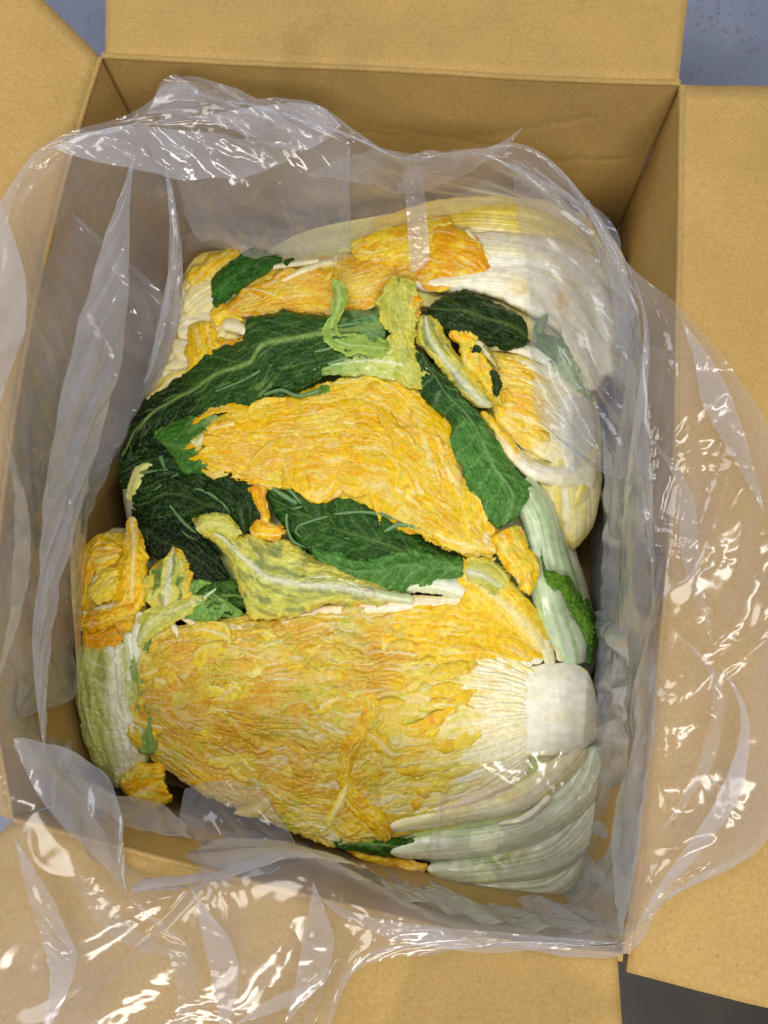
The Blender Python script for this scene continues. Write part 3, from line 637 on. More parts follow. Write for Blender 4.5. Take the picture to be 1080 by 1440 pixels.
# white ribs and loose shreds one can pick out on the cut
wr_ = [([(248, 862), (275, 878), (320, 885), (380, 880), (430, 868)], [6, 12, 12, 11, 8], 8), ([(400, 866), (480, 856), (560, 850), (650, 848)], [10, 20, 26, 18], 8), ([(350, 915), (420, 902), (500, 888), (590, 878)], [5, 9, 10, 8], 7),
       ([(470, 925), (540, 910), (600, 905)], [6, 9, 6], 7), ([(305, 1096), (360, 1108), (420, 1124), (475, 1136)], [8, 15, 17, 10], 8), ([(420, 1074), (455, 1082), (480, 1092)], [8, 17, 8], 7), ([(440, 955), (475, 945), (510, 940)], [5, 10, 8], 6),
       ([(512, 985), (525, 998), (548, 1002)], [6, 10, 5], 8), ([(560, 1128), (620, 1120), (700, 1102)], [10, 16, 14], 6), ([(590, 1020), (625, 1018), (655, 1030)], [8, 16, 8], 6), ([(360, 985), (385, 978), (400, 980)], [6, 12, 6], 7), ([(238, 870), (248, 890), (254, 905)], [6, 11, 8], 9),
       ([(500, 1142), (560, 1136), (620, 1130)], [8, 16, 10], 7), ([(600, 1142), (660, 1126), (720, 1100)], [8, 14, 12], 8)]
for i, (C, w, l) in enumerate(wr_):
    strip('leaf_rib', A, C, w, st_pet, lift=l-1.5, arch=2.2, drop=2.2, dropw=3, jag=.6, res=1.5, tint=hexc(232, 200, 140), tk=.45, edge=YEL, ek=.5, seed=110+i)
sheet('leaf_rib', A, [(524, 1056), (545, 1040), (566, 1034)], [(535, 1068), (565, 1070), (592, 1060)], st_pet, lift=7, arch=1.5, drop=2, jag=.6, tint=PEACH, tk=.35, seed=130)
strip('leaf', A, [(505, 945), (522, 985), (510, 1020), (492, 1050), (486, 1090), (500, 1125), (525, 1150), (548, 1182)], [18, 20, 26, 26, 22, 26, 34, 12], st_yel, lift=[6, 8, 9, 9.5, 9, 9, 9, 6], arch=2, drop=2.5, jag=2.5, tone=.7, ora=.5, dim=.9, seed=131, sc=12, amp=.8)
strip('leaf', A, [(490, 1100), (478, 1130), (466, 1150), (458, 1172)], [14, 15, 14, 9], st_yel, lift=[9, 9, 8, 6], arch=3, drop=2.5, tone=.3, ora=.35, seed=132, amp=.6, rib=5)
strip('leaf', A, [(500, 1130), (525, 1160), (545, 1178)], [40, 38, 18], st_yel, lift=[7, 7, 5], arch=2, drop=2.5, tone=.75, ora=.3, seed=133, amp=.7)
for i, (x, y, rr) in enumerate([(598, 962, 11), (585, 945, 16)]):
    strip('leaf', A, [(x-rr, y+3), (x-rr*.6, y-rr*.6), (x+rr*.2, y-rr*.8), (x+rr, y-2), (x+rr*.7, y+rr*.5), (x, y+rr*.6)], [5, 6, 7, 7, 6, 4], st_yel, lift=7.5, arch=1.6, drop=1.5, dropw=2, jag=.8, res=1.2, tone=.1, ora=0, seed=135+i, amp=.5)

# ---- C: half head at the right
C = thing('napa_cabbage', 'small napa cabbage half at the right with white core and dark green leaf above', 'cabbage', tuple(V(770, 600, -.2)))
hull(C, [(700, 470), (770, 468), (825, 510), (846, 580), (848, 660), (825, 735), (790, 770), (745, 700), (705, 640), (672, 580), (668, 510)], -9, 222, tint=CREAM)
sheet('outer_leaf', C, [(768, 640), (766, 690), (778, 740), (802, 772)], [(846, 620), (846, 680), (836, 735), (810, 772)], st_pet, lift=[-1, -1, -5, -12], arch=9, drop=4, jag=1, tint=PALEY, tk=.6, tip=hexc(222, 206, 120), tipu=.6, st=8, amp=1.4, seed=140, mat=M_WHT, skirt=.006)
strip('outer_leaf', C, [(830, 650), (812, 700), (790, 745)], [20, 22, 8], st_pet, lift=[4, 3, -4], arch=3, tint=PALEY, tk=.7, seed=141, mat=M_WHT)
C1 = [(822, 562), (795, 530), (740, 500), (676, 492)]; C2 = [(812, 656), (770, 648), (725, 625), (695, 595)]
sheet('cut_face', C, C1, C2, st_face, rnd=0, lift=3, arch=4, drop=5, jag=2, seed=31, coreu=.35, lanes=170, cr=.8, hot=[(735, 570, 24, .55), (760, 585, 22, .4)], ora=.35, deep=.8, green=.1)
shreds(C, C1, C2, 26, u0=.35, u1=.95, seed=3, tone=(.4, 1), ora=(.1, .6), white=.3, Lr=(20, 55), wr=(7, 16), face=(3, 4, 5, 7), spread=14)
for i, (P_, w) in enumerate([([(832, 548), (790, 515), (730, 490), (674, 486)], [22, 20, 16, 9]), ([(820, 560), (780, 530), (720, 508), (676, 504)], [18, 18, 14, 6]), ([(808, 572), (765, 545), (715, 528), (680, 522)], [15, 16, 12, 5]), ([(800, 585), (760, 562), (725, 548)], [12, 13, 6]), ([(795, 620), (765, 612), (735, 606)], [12, 13, 6])]):
    strip('leaf_base', C, P_, w, st_pet, lift=[5, 6.5-i*.4, 6.5-i*.4, 5], arch=2.2, drop=2.2, dropw=3, jag=.6, tint=PALEY if i else PGR, tk=.35, tip=CREAM if i < 2 else YEL, tipu=.5, seed=150+i)
sheet('core', C, [(778, 562), (800, 548), (835, 552)], [(785, 640), (805, 668), (842, 655)], st_pet, lift=[5, 7, -1], arch=2, drop=4, dropw=4, jag=1, tk=.05, mot=.2, rnd=16, amp=.4, st=40, mat=M_WHT, seed=156, edge=CREAM, ek=.7)
sheet('outer_leaf', C, [(842, 640), (790, 655), (745, 645), (712, 605), (680, 575)], [(838, 690), (780, 682), (738, 668), (700, 630), (671, 588)], st_pet, lift=[2, 7, 9, 9.5, 8], arch=4, drop=3, jag=1.2, tint=CREAM, tk=.3, tip=YEL, tipu=.45, edge=YEL, ek=.5, seed=157, mat=M_WHT, skirt=.003)
strip('leaf', C, [(686, 590), (708, 612), (728, 636)], [9, 12, 6], st_yel, lift=11, arch=2, drop=2, tone=.8, ora=.2, seed=158, amp=.5)
sheet('outer_leaf', C, [(838, 556), (822, 512), (795, 480), (762, 466)], [(812, 560), (790, 528), (765, 500), (750, 482)], st_green, lift=[0, 4, 6, 6], arch=3, jag=4, ca=hexc(190, 208, 160), cb=hexc(160, 190, 120), tipc=MG, tipr=(.45, .75), seed=159, mat=M_GRN, ls=.5)
sheet('outer_leaf', C, [(835, 540), (812, 500), (778, 474)], [(822, 535), (798, 510), (770, 488)], st_green, lift=[2, 7, 8], arch=2, jag=5, ca=MG, cb=LG, basec=LG, seed=160, mat=M_GRN)
sheet('outer_leaf', C, [(752, 470), (757, 452), (768, 440)], [(766, 470), (768, 456), (770, 442)], st_green, lift=11, arch=2, jag=3, ca=MG, cb=LG, seed=161, mat=M_GRN)
sheet('green_leaf', C, [(744, 462), (715, 432), (685, 420), (660, 408), (630, 412), (598, 430)], [(740, 490), (700, 489), (668, 484), (640, 476), (615, 458), (602, 440)], st_green, lift=[8, 12, 13, 13, 11, 9], arch=7, drop=5, jag=3.5, ca=DDG, cb=DG, seed=162, mat=M_GRN, ls=.35, ms=.3, ribt=-.1, sc=8)
sheet('leaf', C, [(672, 575), (640, 545), (612, 512), (586, 478), (582, 440)], [(702, 572), (676, 540), (648, 505), (628, 474), (618, 446)], st_mot, lift=[9, 12, 14, 14, 12], arch=3, drop=4, jag=3, mw=7, ribt=-.05, bk=.8, ek=.9, edgec=YEL, seed=163)
sheet('leaf', C, [(705, 575), (676, 548), (655, 515), (640, 480), (628, 462)], [(708, 560), (700, 535), (690, 505), (676, 478), (668, 458)], st_yel, lift=[10, 13, 15, 15, 14], arch=4, drop=4, jag=6, tone=.6, ora=.4, seed=164, sc=8, ruf=1.3, amp=1.2, green=.5)
sheet('leaf', C, [(664, 478), (672, 490), (690, 510)], [(680, 480), (688, 492), (704, 520)], st_mot, lift=17, arch=3, jag=4, seed=165, blot=hexc(90, 110, 50))
for q in ([(692, 520), (698, 535), (694, 552)], [(664, 482), (672, 490), (676, 498)]): strip('leaf', C, q, [12, 15, 8], st_green, lift=18, arch=2, jag=4, ca=DDG, cb=DG, mat=M_GRN, ms=.1)
strip('leaf', C, [(584, 414), (580, 430), (586, 446)], [16, 24, 14], st_yel, lift=15, arch=4, drop=3, tone=1, ora=1, seed=168, jag=4, sc=6)

# ---- D: far head
D = thing('napa_cabbage', 'far napa cabbage with broad cream leaf bases and orange ruffled end, partly under film', 'cabbage', tuple(V(600, 380, -.2)))
hull(D, [(400, 330), (520, 300), (640, 285), (760, 285), (840, 320), (880, 400), (878, 480), (840, 540), (780, 500), (700, 450), (600, 440), (480, 440), (340, 440), (322, 400)], -10, 222, tint=CREAM)
do = dict(mat=M_WHT, jag=1.2, skirt=.003, drop=2.5)
sheet('outer_leaf', D, [(888, 430), (872, 350), (800, 292), (700, 276), (600, 284), (520, 312)], [(840, 480), (800, 400), (740, 345), (670, 330), (600, 335), (545, 352)], st_pet, lift=[-12, -3, 0, 0, 0, 0], arch=5, tint=PALEY, tk=.75, tip=YEL, tipu=.5, edge=YEL, ek=.4, st=13, amp=1.6, seed=170, spots=[(620, 300, 50, 14, YEL, .6), (760, 315, 50, 10, PALEY, .8)], **do)
sheet('outer_leaf', D, [(884, 470), (864, 390), (800, 340), (720, 328), (640, 330)], [(820, 520), (780, 440), (730, 400), (680, 390), (630, 372)], st_pet, lift=[-8, 3, 5, 5, 4], arch=5, tint=CREAM, tk=.25, edge=PALEY, ek=.5, st=16, amp=1.6, seed=171, spots=[(735, 402, 28, 14, YEL, .7)], **do)
sheet('outer_leaf', D, [(872, 500), (830, 420), (770, 378), (690, 372), (620, 386), (560, 392)], [(838, 552), (790, 470), (745, 440), (690, 414), (630, 410), (562, 402)], st_pet, lift=[-2, 6, 8, 8, 7, 5], arch=4, tint=CREAM, tk=.2, edge=CREAM, ek=.5, st=14, amp=1.5, seed=172, spots=[(790, 430, 9, 34, DYEL, .8), (728, 405, 22, 12, YEL, .6)], **do)
strip('outer_leaf', D, [(862, 530), (862, 460), (838, 400)], [26, 38, 20], st_pet, lift=[4, 10, 9], arch=5, tint=CREAM, tk=.05, seed=173, st=18, amp=1.4, **do)
strip('outer_leaf', D, [(838, 548), (806, 480), (780, 430)], [16, 26, 10], st_pet, lift=[8, 12, 10], arch=3, tint=CREAM, tk=.3, edge=YEL, ek=.5, seed=174, **do)
D1 = [(690, 372), (600, 345), (500, 356), (420, 366), (352, 388), (322, 425)]; D2 = [(690, 398), (600, 400), (545, 432), (470, 444), (400, 446), (335, 446)]
sheet('cut_face', D, D1, D2, st_face, rnd=0, lift=3, arch=4, drop=5, jag=4, seed=33, coreu=.05, lanes=150, hot=[(560, 390, 36, .7), (440, 400, 40, .7), (380, 430, 30, .5)], ora=.6, deep=.9, green=.1, amp=1.0, wk=.6, dim=.92)
shreds(D, D1, D2, 75, u0=.12, u1=.97, seed=4, tone=(.4, 1), ora=(.4, 1), white=.08, Lr=(26, 80), wr=(8, 22), face=(3, 4, 5, 7))
sheet('leaf', D, [(600, 310), (640, 318), (680, 345), (692, 388)], [(585, 385), (620, 388), (655, 390), (684, 390)], st_yel, lift=[7, 9, 9, 6], arch=3, drop=3, jag=3, tone=.7, ora=.85, seed=178, sc=16, amp=.7)
sheet('leaf', D, [(490, 340), (540, 318), (600, 305), (640, 306)], [(500, 372), (545, 378), (590, 372), (625, 345)], st_yel, lift=[5, 7, 7, 6], arch=3, drop=3, jag=3, tone=.5, ora=.5, seed=179, sc=15, amp=.8)
for i, (P_, w) in enumerate([([(655, 322), (672, 345), (690, 365)], [8, 12, 10]), ([(348, 382), (400, 372), (450, 366)], [4, 9, 7]), ([(395, 395), (430, 378), (470, 366)], [5, 10, 8]), ([(560, 362), (600, 352), (640, 350)], [6, 10, 6])]):
    strip('leaf_rib', D, P_, w, st_pet, lift=9, arch=2, drop=2, dropw=3, jag=.6, tint=CREAM, tk=.6, seed=185+i)
sheet('green_leaf', D, [(395, 356), (355, 350), (322, 368), (295, 396)], [(398, 366), (372, 385), (340, 408), (303, 434)], st_green, lift=[6, 8, 8, 7], arch=4, jag=3, ca=hexc(28, 74, 24), cb=hexc(54, 108, 32), seed=189, mat=M_GRN, ms=.15, ls=.3)
strip('green_leaf', D, [(400, 372), (407, 366), (412, 362)], [7, 9, 5], st_green, lift=8, arch=2, jag=2, ca=DG, cb=MG, mat=M_GRN, ms=0)

# ---- G: pale pieces of a head at the upper left
G = thing('napa_cabbage', 'pale yellow napa cabbage end broken into white chunks in the far left corner', 'cabbage', tuple(V(270, 450, -.2)))
hull(G, [(262, 375), (330, 350), (350, 400), (350, 460), (330, 500), (290, 540), (225, 575), (200, 560), (225, 520), (240, 470), (252, 420)], -10, 222, tint=CREAM)
sheet('leaf_base', G, [(196, 578), (222, 530), (240, 480), (252, 420), (275, 362), (345, 346)], [(240, 575), (290, 540), (330, 500), (350, 455), (345, 410), (372, 362)], st_pet, lift=1, arch=3, jag=2, tint=PALEY, tk=.6, edge=YEL, ek=.5, seed=189, mat=M_WHT, st=14)
gp = [([(258, 400), (290, 362), (340, 348), (372, 352)], [(262, 415), (300, 395), (330, 380), (362, 362)], YEL, .7, 3), ([(255, 425), (270, 400), (300, 392)], [(262, 452), (285, 440), (305, 420)], PALEY, .5, 6), ([(250, 448), (268, 432), (300, 438)], [(248, 475), (268, 474), (292, 468)], CREAM, .5, 4),
      ([(238, 475), (270, 478), (292, 478)], [(244, 500), (262, 508), (285, 505)], CREAM, .7, 6), ([(236, 508), (262, 502), (290, 515)], [(222, 530), (245, 540), (285, 540)], CREAM, .6, 4), ([(200, 572), (225, 540), (245, 520), (292, 520)], [(204, 575), (235, 558), (258, 545), (288, 530)], PALEY, .55, 8)]
for i, (a, b, tint, tk, l) in enumerate(gp):
    sheet('leaf_base', G, a, b, st_pet, lift=1.5+l*.45, arch=1.2, drop=1.0, rnd=10, jag=2.5, tint=tint, tk=tk, edge=YEL, ek=.5, seed=190+i, mat=M_WHT, skirt=.003)
for i, (P_, w, l) in enumerate([([(280, 452), (286, 480), (296, 505), (330, 508)], [26, 44, 40, 16], 5), ([(296, 447), (318, 440), (340, 452)], [22, 26, 14], 5), ([(285, 505), (312, 496), (350, 476)], [24, 34, 16], 4), ([(264, 396), (300, 372), (345, 356)], [16, 26, 16], 5), ([(262, 485), (275, 512), (258, 540)], [10, 20, 12], 6)]):
    strip('leaf', G, P_, w, st_yel, lift=l, arch=3, drop=3, tone=.7, ora=[.2, .1, .8, .3, 0][i], seed=200+i, jag=4, res=1.3)
strip('leaf_rib', G, [(312, 456), (330, 458), (346, 466)], [14, 18, 10], st_pet, lift=11, arch=4, drop=3, jag=1, seed=206)

# ---- E: head squeezed at the left
E = thing('napa_cabbage', 'napa cabbage end against the left film, crumpled yellow above and white green below', 'cabbage', tuple(V(160, 930, -.2)))
hull(E, [(122, 770), (160, 740), (205, 770), (208, 850), (195, 900), (185, 960), (205, 1040), (200, 1090), (165, 1108), (125, 1060), (108, 980), (112, 900), (116, 830)], -10, 222, tint=YGR, tk=.6)
sheet('outer_leaf', E, [(165, 1112), (126, 1060), (108, 990), (108, 930), (118, 900)], [(204, 1090), (218, 1030), (204, 980), (200, 935), (196, 900)], st_green, lift=[-6, 1, 4, 5, 4], arch=4, drop=5, jag=2, ca=hexc(166, 178, 84), cb=hexc(204, 206, 120), vein=hexc(236, 236, 214), mw=22, ms=1.0, ls=1.2, sp=24, slope=.6, ts=0, seed=210, mat=M_YEL, ribt=.1, blk=.25)
sheet('outer_leaf', E, [(190, 1060), (205, 1010), (186, 960), (180, 920)], [(222, 1062), (212, 1010), (200, 960), (196, 925)], st_green, lift=6, arch=3, jag=3, ca=hexc(150, 170, 100), cb=hexc(120, 156, 76), seed=211, mat=M_GRN)
sheet('leaf', E, [(118, 752), (112, 810), (112, 870), (118, 915)], [(188, 745), (206, 800), (204, 850), (192, 905)], st_yel, lift=2, arch=4, jag=3, tone=.6, ora=.4, seed=213, sc=15, rnd=24)
el = [([(182, 726), (176, 760), (166, 800), (160, 840), (140, 872)], [(190, 726), (202, 765), (208, 810), (204, 846), (176, 872)], 9, .9, .3, 4), ([(128, 762), (146, 752), (168, 756)], [(122, 800), (146, 806), (166, 796)], 6, .8, .5, 6), ([(118, 835), (138, 800), (164, 790)], [(130, 850), (152, 846), (172, 826)], 8, .3, .1, 6),
      ([(112, 868), (138, 856), (170, 846), (196, 836)], [(114, 890), (142, 884), (172, 872), (192, 856)], 11, .8, .7, 5), ([(114, 884), (140, 886), (170, 880)], [(116, 916), (142, 918), (176, 908)], 5, .9, .9, 6), ([(120, 790), (128, 770), (140, 758)], [(116, 850), (126, 830), (136, 806)], 5, .8, .6, 5)]
for i, (a, b, l, to, orr, j) in enumerate(el):
    sheet('leaf', E, a, b, st_yel, lift=l, arch=4, drop=1.5, jag=j, tone=to, ora=orr, seed=215+i, sc=14, amp=1.1, rnd=16, rib=(3 if i == 0 else 0))
strip('leaf_rib', E, [(126, 838), (136, 812), (162, 800)], [4, 7, 3], st_pet, lift=11, arch=3, tint=PALEY, tk=.6, seed=221)
strip('leaf_rib', E, [(116, 862), (146, 856), (176, 846)], [4, 8, 4], st_pet, lift=14, arch=3, tint=PALEY, tk=.4, seed=222)
for i, (P_, w) in enumerate([([(178, 890), (186, 930), (180, 960)], [16, 18, 10]), ([(150, 905), (165, 935), (175, 965)], [14, 18, 12]), ([(200, 860), (192, 900), (188, 945)], [14, 20, 12])]):
    strip('leaf_base', E, P_, w, st_pet, lift=9, arch=3, tint=PGR, tk=.4, seed=223+i, mat=M_WHT)

# ---- F: loose yellow leaf tip in the near left corner
F_ = thing('cabbage_leaf', 'loose mustard yellow crumpled leaf tip in the near left corner below the white green leaf', 'cabbage leaf', tuple(V(210, 1100, -.14)))
for i, (P_, w, l) in enumerate([([(172, 1112), (200, 1092), (232, 1088)], [24, 40, 26], 4), ([(180, 1125), (205, 1118), (235, 1105)], [18, 30, 24], 7), ([(195, 1140), (215, 1128), (240, 1118)], [16, 22, 12], 5)]):
    strip('leaf', F_, P_, w, st_yel, lift=l, arch=5, drop=4, tone=.9, ora=.5, seed=230+i, sc=9, amp=1.4, jag=3, green=.5)

# ---- B: middle head with green leaves wrapped round it
B = thing('napa_cabbage', 'middle napa cabbage, yellow cut face framed by dark green leaves and pale green stalk', 'cabbage', tuple(V(520, 640, -.2)))
hull(B, [(540, 440), (590, 480), (640, 560), (720, 640), (790, 720), (830, 850), (835, 930), (800, 945), (740, 850), (650, 830), (500, 840), (340, 850), (240, 850), (190, 760), (172, 690), (180, 620), (280, 520), (360, 450)], -14, 222, tint=PGR)
g = dict(mat=M_GRN)
# dark tangle at the left
sheet('green_leaf', B, [(360, 640), (300, 625), (240, 600), (195, 600), (165, 640)], [(360, 700), (300, 710), (240, 700), (200, 690), (170, 690)], st_green, lift=[0, 1, 1, 0, -3], arch=4, jag=4, seed=240, ls=.3, ms=.2, **g)
sheet('green_leaf', B, [(345, 650), (300, 655), (260, 640), (215, 650), (180, 700)], [(350, 790), (300, 770), (250, 745), (215, 745), (190, 722)], st_green, lift=[2, 3, 3, 3, 1], arch=5, jag=6, ca=DDG, cb=DG, seed=241, ls=.3, ms=.2, **g)
sheet('green_leaf', B, [(180, 715), (215, 720), (260, 735), (300, 770), (330, 825)], [(205, 772), (235, 800), (270, 820), (300, 835), (335, 850)], st_green, lift=[3, 5, 6, 6, 4], arch=4, jag=3, ca=DDG*.8, cb=DDG, seed=242, ls=.12, ms=.1, amp=.7, **g)
sheet('green_leaf', B, [(310, 662), (335, 650), (358, 668), (372, 700), (362, 745)], [(282, 690), (300, 700), (318, 715), (330, 740), (345, 755)], st_green, lift=[6, 7, 7, 6, 4], arch=6, jag=4, ca=DDG, cb=DG, seed=243, ls=.2, ms=0, **g)
sheet('green_leaf', B, [(262, 860), (285, 822), (320, 812), (345, 830)], [(290, 872), (310, 866), (335, 862), (350, 852)], st_green, lift=[4, 5, 5, 4], arch=3, jag=4, ca=DG, cb=MG, seed=244, sc=6, amp=1.3, **g)
for i, (P_, w) in enumerate([([(232, 700), (243, 716), (258, 734), (276, 750)], [3, 5, 6, 3]), ([(257, 689), (279, 688), (304, 700), (322, 719), (336, 745)], [2.5, 4.5, 6, 5, 3]), ([(225, 640), (229, 652), (232, 661)], [8, 6, 4]), ([(196, 665), (215, 663), (237, 660)], [3, 5.5, 4]), ([(205, 588), (225, 595), (247, 604)], [3, 6, 3]), ([(212, 582), (235, 588), (255, 590)], [2, 4, 2]), ([(300, 685), (306, 700)], [3, 5]), ([(250, 742), (262, 752), (275, 760)], [2, 5, 3]), ([(185, 615), (215, 610), (250, 615)], [2, 3, 2]), ([(215, 690), (240, 672), (262, 660)], [1.5, 3, 1.5])]):
    strip('leaf_vein', B, P_, w, st_pet, lift=9.8, arch=2.4, drop=2.2, dropw=2, jag=.2, res=1.2, tint=hexc(96, 132, 82), tk=3, seed=250+i, skirt=.002, mat=M_WHT)
strip('leaf_base', B, [(222, 650), (200, 658), (190, 680), (184, 704)], [10, 18, 20, 16], st_pet, lift=[4, 6, 6, 3], arch=4, jag=.5, tint=YGR, tk=.9, seed=261, mat=M_WHT)
# light green fold
sheet('green_leaf', B, [(206, 602), (250, 580), (285, 572), (306, 578)], [(242, 640), (262, 672), (285, 665), (300, 640)], st_green, lift=[6, 8, 8, 6], arch=4, jag=5, ca=hexc(44, 92, 32), cb=hexc(78, 126, 50), tipc=hexc(150, 180, 110), tipr=(.6, 1), seed=262, ms=.3, **g)
# big upper leaf
sheet('green_leaf', B, [(540, 428), (500, 437), (440, 442), (400, 438), (352, 446), (338, 480), (292, 496), (262, 522), (232, 545), (205, 562), (180, 602), (168, 640)],
      [(545, 500), (510, 512), (470, 520), (440, 545), (400, 562), (370, 572), (330, 582), (300, 592), (262, 600), (232, 612), (200, 625), (180, 650)], st_green,
      lift=[10, 11, 11, 11, 10, 10, 9, 8, 7, 5, 3], arch=9, drop=5, dropw=9, jag=3.5, ribt=-.16, mw=4.2, ms=1.0, sp=36, slope=2.0, streak=.5, basec=hexc(110, 150, 96), baser=(0, .16), tipc=DDG, tipr=(.55, .9), seed=263, ca=hexc(22, 56, 20), cb=hexc(50, 90, 32), **g)
for i, P_ in enumerate([[(530, 470), (470, 488), (400, 505), (340, 535), (280, 560)], [(535, 485), (480, 505), (440, 520), (400, 545)], [(520, 452), (455, 462), (400, 480), (345, 500)], [(450, 548), (420, 556), (395, 548), (370, 555)]]):
    strip('leaf_vein', B, P_, [5, 4.5, 3.5, 2], st_pet, lift=[18, 19, 19, 17], arch=1.2, drop=2.2, dropw=2, jag=.2, res=1.2, tint=hexc(112, 148, 100), tk=2.2, seed=264+i, skirt=.003, mat=M_GRN)
sheet('green_leaf', B, [(545, 505), (500, 520), (450, 545), (415, 556)], [(540, 520), (500, 540), (460, 560), (430, 560)], st_green, lift=8, arch=3, jag=3, ca=MG, cb=LG, seed=268, **g)
# right leaf
sheet('green_leaf', B, [(690, 750), (662, 690), (640, 640), (628, 590), (596, 560), (578, 515), (578, 490)], [(722, 732), (748, 690), (716, 648), (692, 606), (668, 575), (632, 535), (600, 500)], st_green,
      lift=[8, 11, 13, 14, 14, 13, 11], arch=7, drop=4, jag=3, ca=hexc(54, 102, 32), cb=hexc(92, 146, 70), tipc=hexc(28, 62, 24), tipr=(.5, .8), ribt=.15, ms=.35, sp=26, slope=-.8, seed=270, vein=hexc(150, 184, 120), **g)
strip('leaf_vein', B, [(612, 535), (614, 560), (622, 578)], [4, 4.5, 2], st_pet, lift=15, arch=1.5, drop=2, dropw=2, jag=.2, res=1.2, tint=hexc(120, 150, 100), tk=2, seed=271, mat=M_GRN)
# cut face
B1 = [(696, 752), (668, 692), (645, 640), (628, 590), (592, 545), (560, 522), (510, 520), (440, 546), (370, 562), (300, 586), (284, 622)]
B2 = [(694, 786), (655, 784), (622, 770), (592, 755), (560, 740), (520, 718), (480, 702), (430, 692), (350, 688), (300, 666), (283, 645)]
sheet('cut_face', B, B1, B2, st_face, rnd=0, lift=10, arch=4, drop=4.5, dropw=7, jag=4, res=1.25, seed=35, coreu=.0, lanes=240, hot=[(400, 620, 45, .5), (460, 650, 45, .5), (350, 640, 40, .6), (560, 600, 35, .4), (500, 600, 30, .5)], ora=.15, deep=1.0, green=.3, amp=1.0, wk=.7, yk=1.5, dim=.92, amp2=1)
shreds(B, B1, B2, 120, u0=.03, u1=.97, seed=2, tone=(.5, 1.2), dim=(.82, .98), ora=(.0, .55), white=.12, face=(10, 4, 4.5, 7), Lr=(28, 110), wr=(9, 28), spread=20)
for i, (P_, w) in enumerate([([(352, 580), (420, 580), (490, 578), (560, 566)], [5, 9, 9, 4]), ([(325, 582), (345, 590), (362, 606)], [6, 10, 6]), ([(480, 660), (520, 655), (560, 672)], [6, 12, 5]), ([(575, 640), (600, 628), (625, 622)], [5, 10, 6]), ([(590, 700), (612, 708), (622, 722)], [5, 12, 6]), ([(430, 620), (465, 600), (500, 592)], [4, 8, 4])]):
    strip('leaf_rib', B, P_, w, st_pet, lift=13, arch=2, drop=2, dropw=3, jag=.5, tint=CREAM, tk=.7, edge=YEL, ek=.4, seed=275+i)
sheet('leaf', B, [(700, 770), (672, 720), (655, 680)], [(640, 772), (632, 740), (640, 700)], st_yel, lift=[11, 13, 11], arch=3, tone=.6, ora=.1, seed=282, sc=15, amp=.8)
strip('leaf', B, [(362, 682), (364, 700), (372, 718), (372, 738)], [28, 18, 13, 14], st_yel, lift=[12, 14, 14, 13], arch=3, drop=3, tone=.7, ora=.85, seed=283, jag=2)
strip('leaf', B, [(352, 738), (368, 744), (385, 748), (402, 742)], [16, 28, 24, 14], st_yel, lift=[11, 14, 13, 11], arch=3, drop=3, tone=.9, ora=.8, seed=284, jag=3.5)
sheet('leaf', B, [(284, 600), (275, 615), (266, 608)], [(290, 625), (280, 635), (268, 628)], st_mot, lift=12, arch=3, bk=.1, seed=285)
# yellow green leaf at the top and the curl over the big leaf
sheet('leaf', B, [(610, 545), (560, 534), (520, 528), (440, 528)], [(600, 500), (560, 490), (520, 486), (470, 500)], st_green, lift=[12, 14, 14, 11], arch=3, jag=2, ca=hexc(186, 196, 96), cb=hexc(206, 214, 130), vein=hexc(230, 232, 200), tipc=hexc(130, 166, 80), seed=286, mat=M_YEL)
sheet('leaf', B, [(560, 548), (546, 515), (548, 475), (532, 435), (538, 396)], [(620, 548), (594, 508), (578, 468), (592, 425), (584, 384)], st_mot, lift=[13, 15, 16, 15, 11], arch=3, jag=6, mw=2, bk=.4, amp=1.4, blot=hexc(120, 146, 58), edgec=YEL, rnd=26, seed=287, ms=.2)
strip('leaf', B, [(468, 392), (478, 412), (472, 440), (466, 465), (480, 482), (510, 486), (545, 492)], [10, 22, 14, 24, 30, 24, 28], st_green, lift=[17, 18, 18.5, 18.5, 18.5, 18.5, 17.5], arch=.4, drop=.6, dropw=3, jag=4, amp=.6, blk=.4, edgec=hexc(176, 196, 90), ew=3, ca=hexc(112, 146, 48), cb=hexc(150, 180, 84), seed=288, mat=M_GRN, ms=.5, ls=.4, vein=hexc(190, 205, 140))
# lower leaves
sheet('green_leaf', B, [(655, 786), (600, 762), (550, 728), (500, 700), (440, 684), (375, 682)], [(655, 798), (580, 806), (500, 800), (440, 782), (405, 748), (378, 710)], st_green, lift=[4, 6, 7, 7, 6, 5], arch=6, drop=5, jag=2.5, ca=hexc(24, 60, 20), cb=hexc(54, 98, 34), ms=.3, seed=290, sp=22, **g)
for i, (P_, w) in enumerate([([(575, 738), (530, 722), (480, 722), (430, 735), (415, 745), (424, 756)], [2, 4, 5, 5, 4, 2]), ([(590, 742), (560, 738), (530, 752), (480, 758)], [6, 6, 4, 2]), ([(425, 712), (405, 720), (404, 742), (412, 760), (430, 770)], [2.5, 4, 4, 4, 2]), ([(418, 708), (395, 694), (382, 686)], [6, 7, 4]), ([(424, 708), (410, 692), (400, 684)], [4, 5, 3])]):
    strip('leaf_vein', B, P_, w, st_pet, lift=13.6, arch=2.0, drop=2.2, dropw=2, jag=.2, res=1.2, tint=hexc(112, 150, 100), tk=2.4, seed=291+i, skirt=.003, mat=M_GRN)
sheet('green_leaf', B, [(652, 788), (600, 775), (560, 764), (520, 785), (475, 775), (437, 764)], [(655, 812), (610, 818), (555, 830), (520, 826), (480, 815), (440, 785)], st_green, lift=[7, 9, 10, 9, 8, 6], arch=6, drop=4, jag=5, ca=hexc(56, 104, 32), cb=hexc(88, 142, 66), seed=297, ms=.25, sp=20, vein=hexc(150, 184, 122), **g)
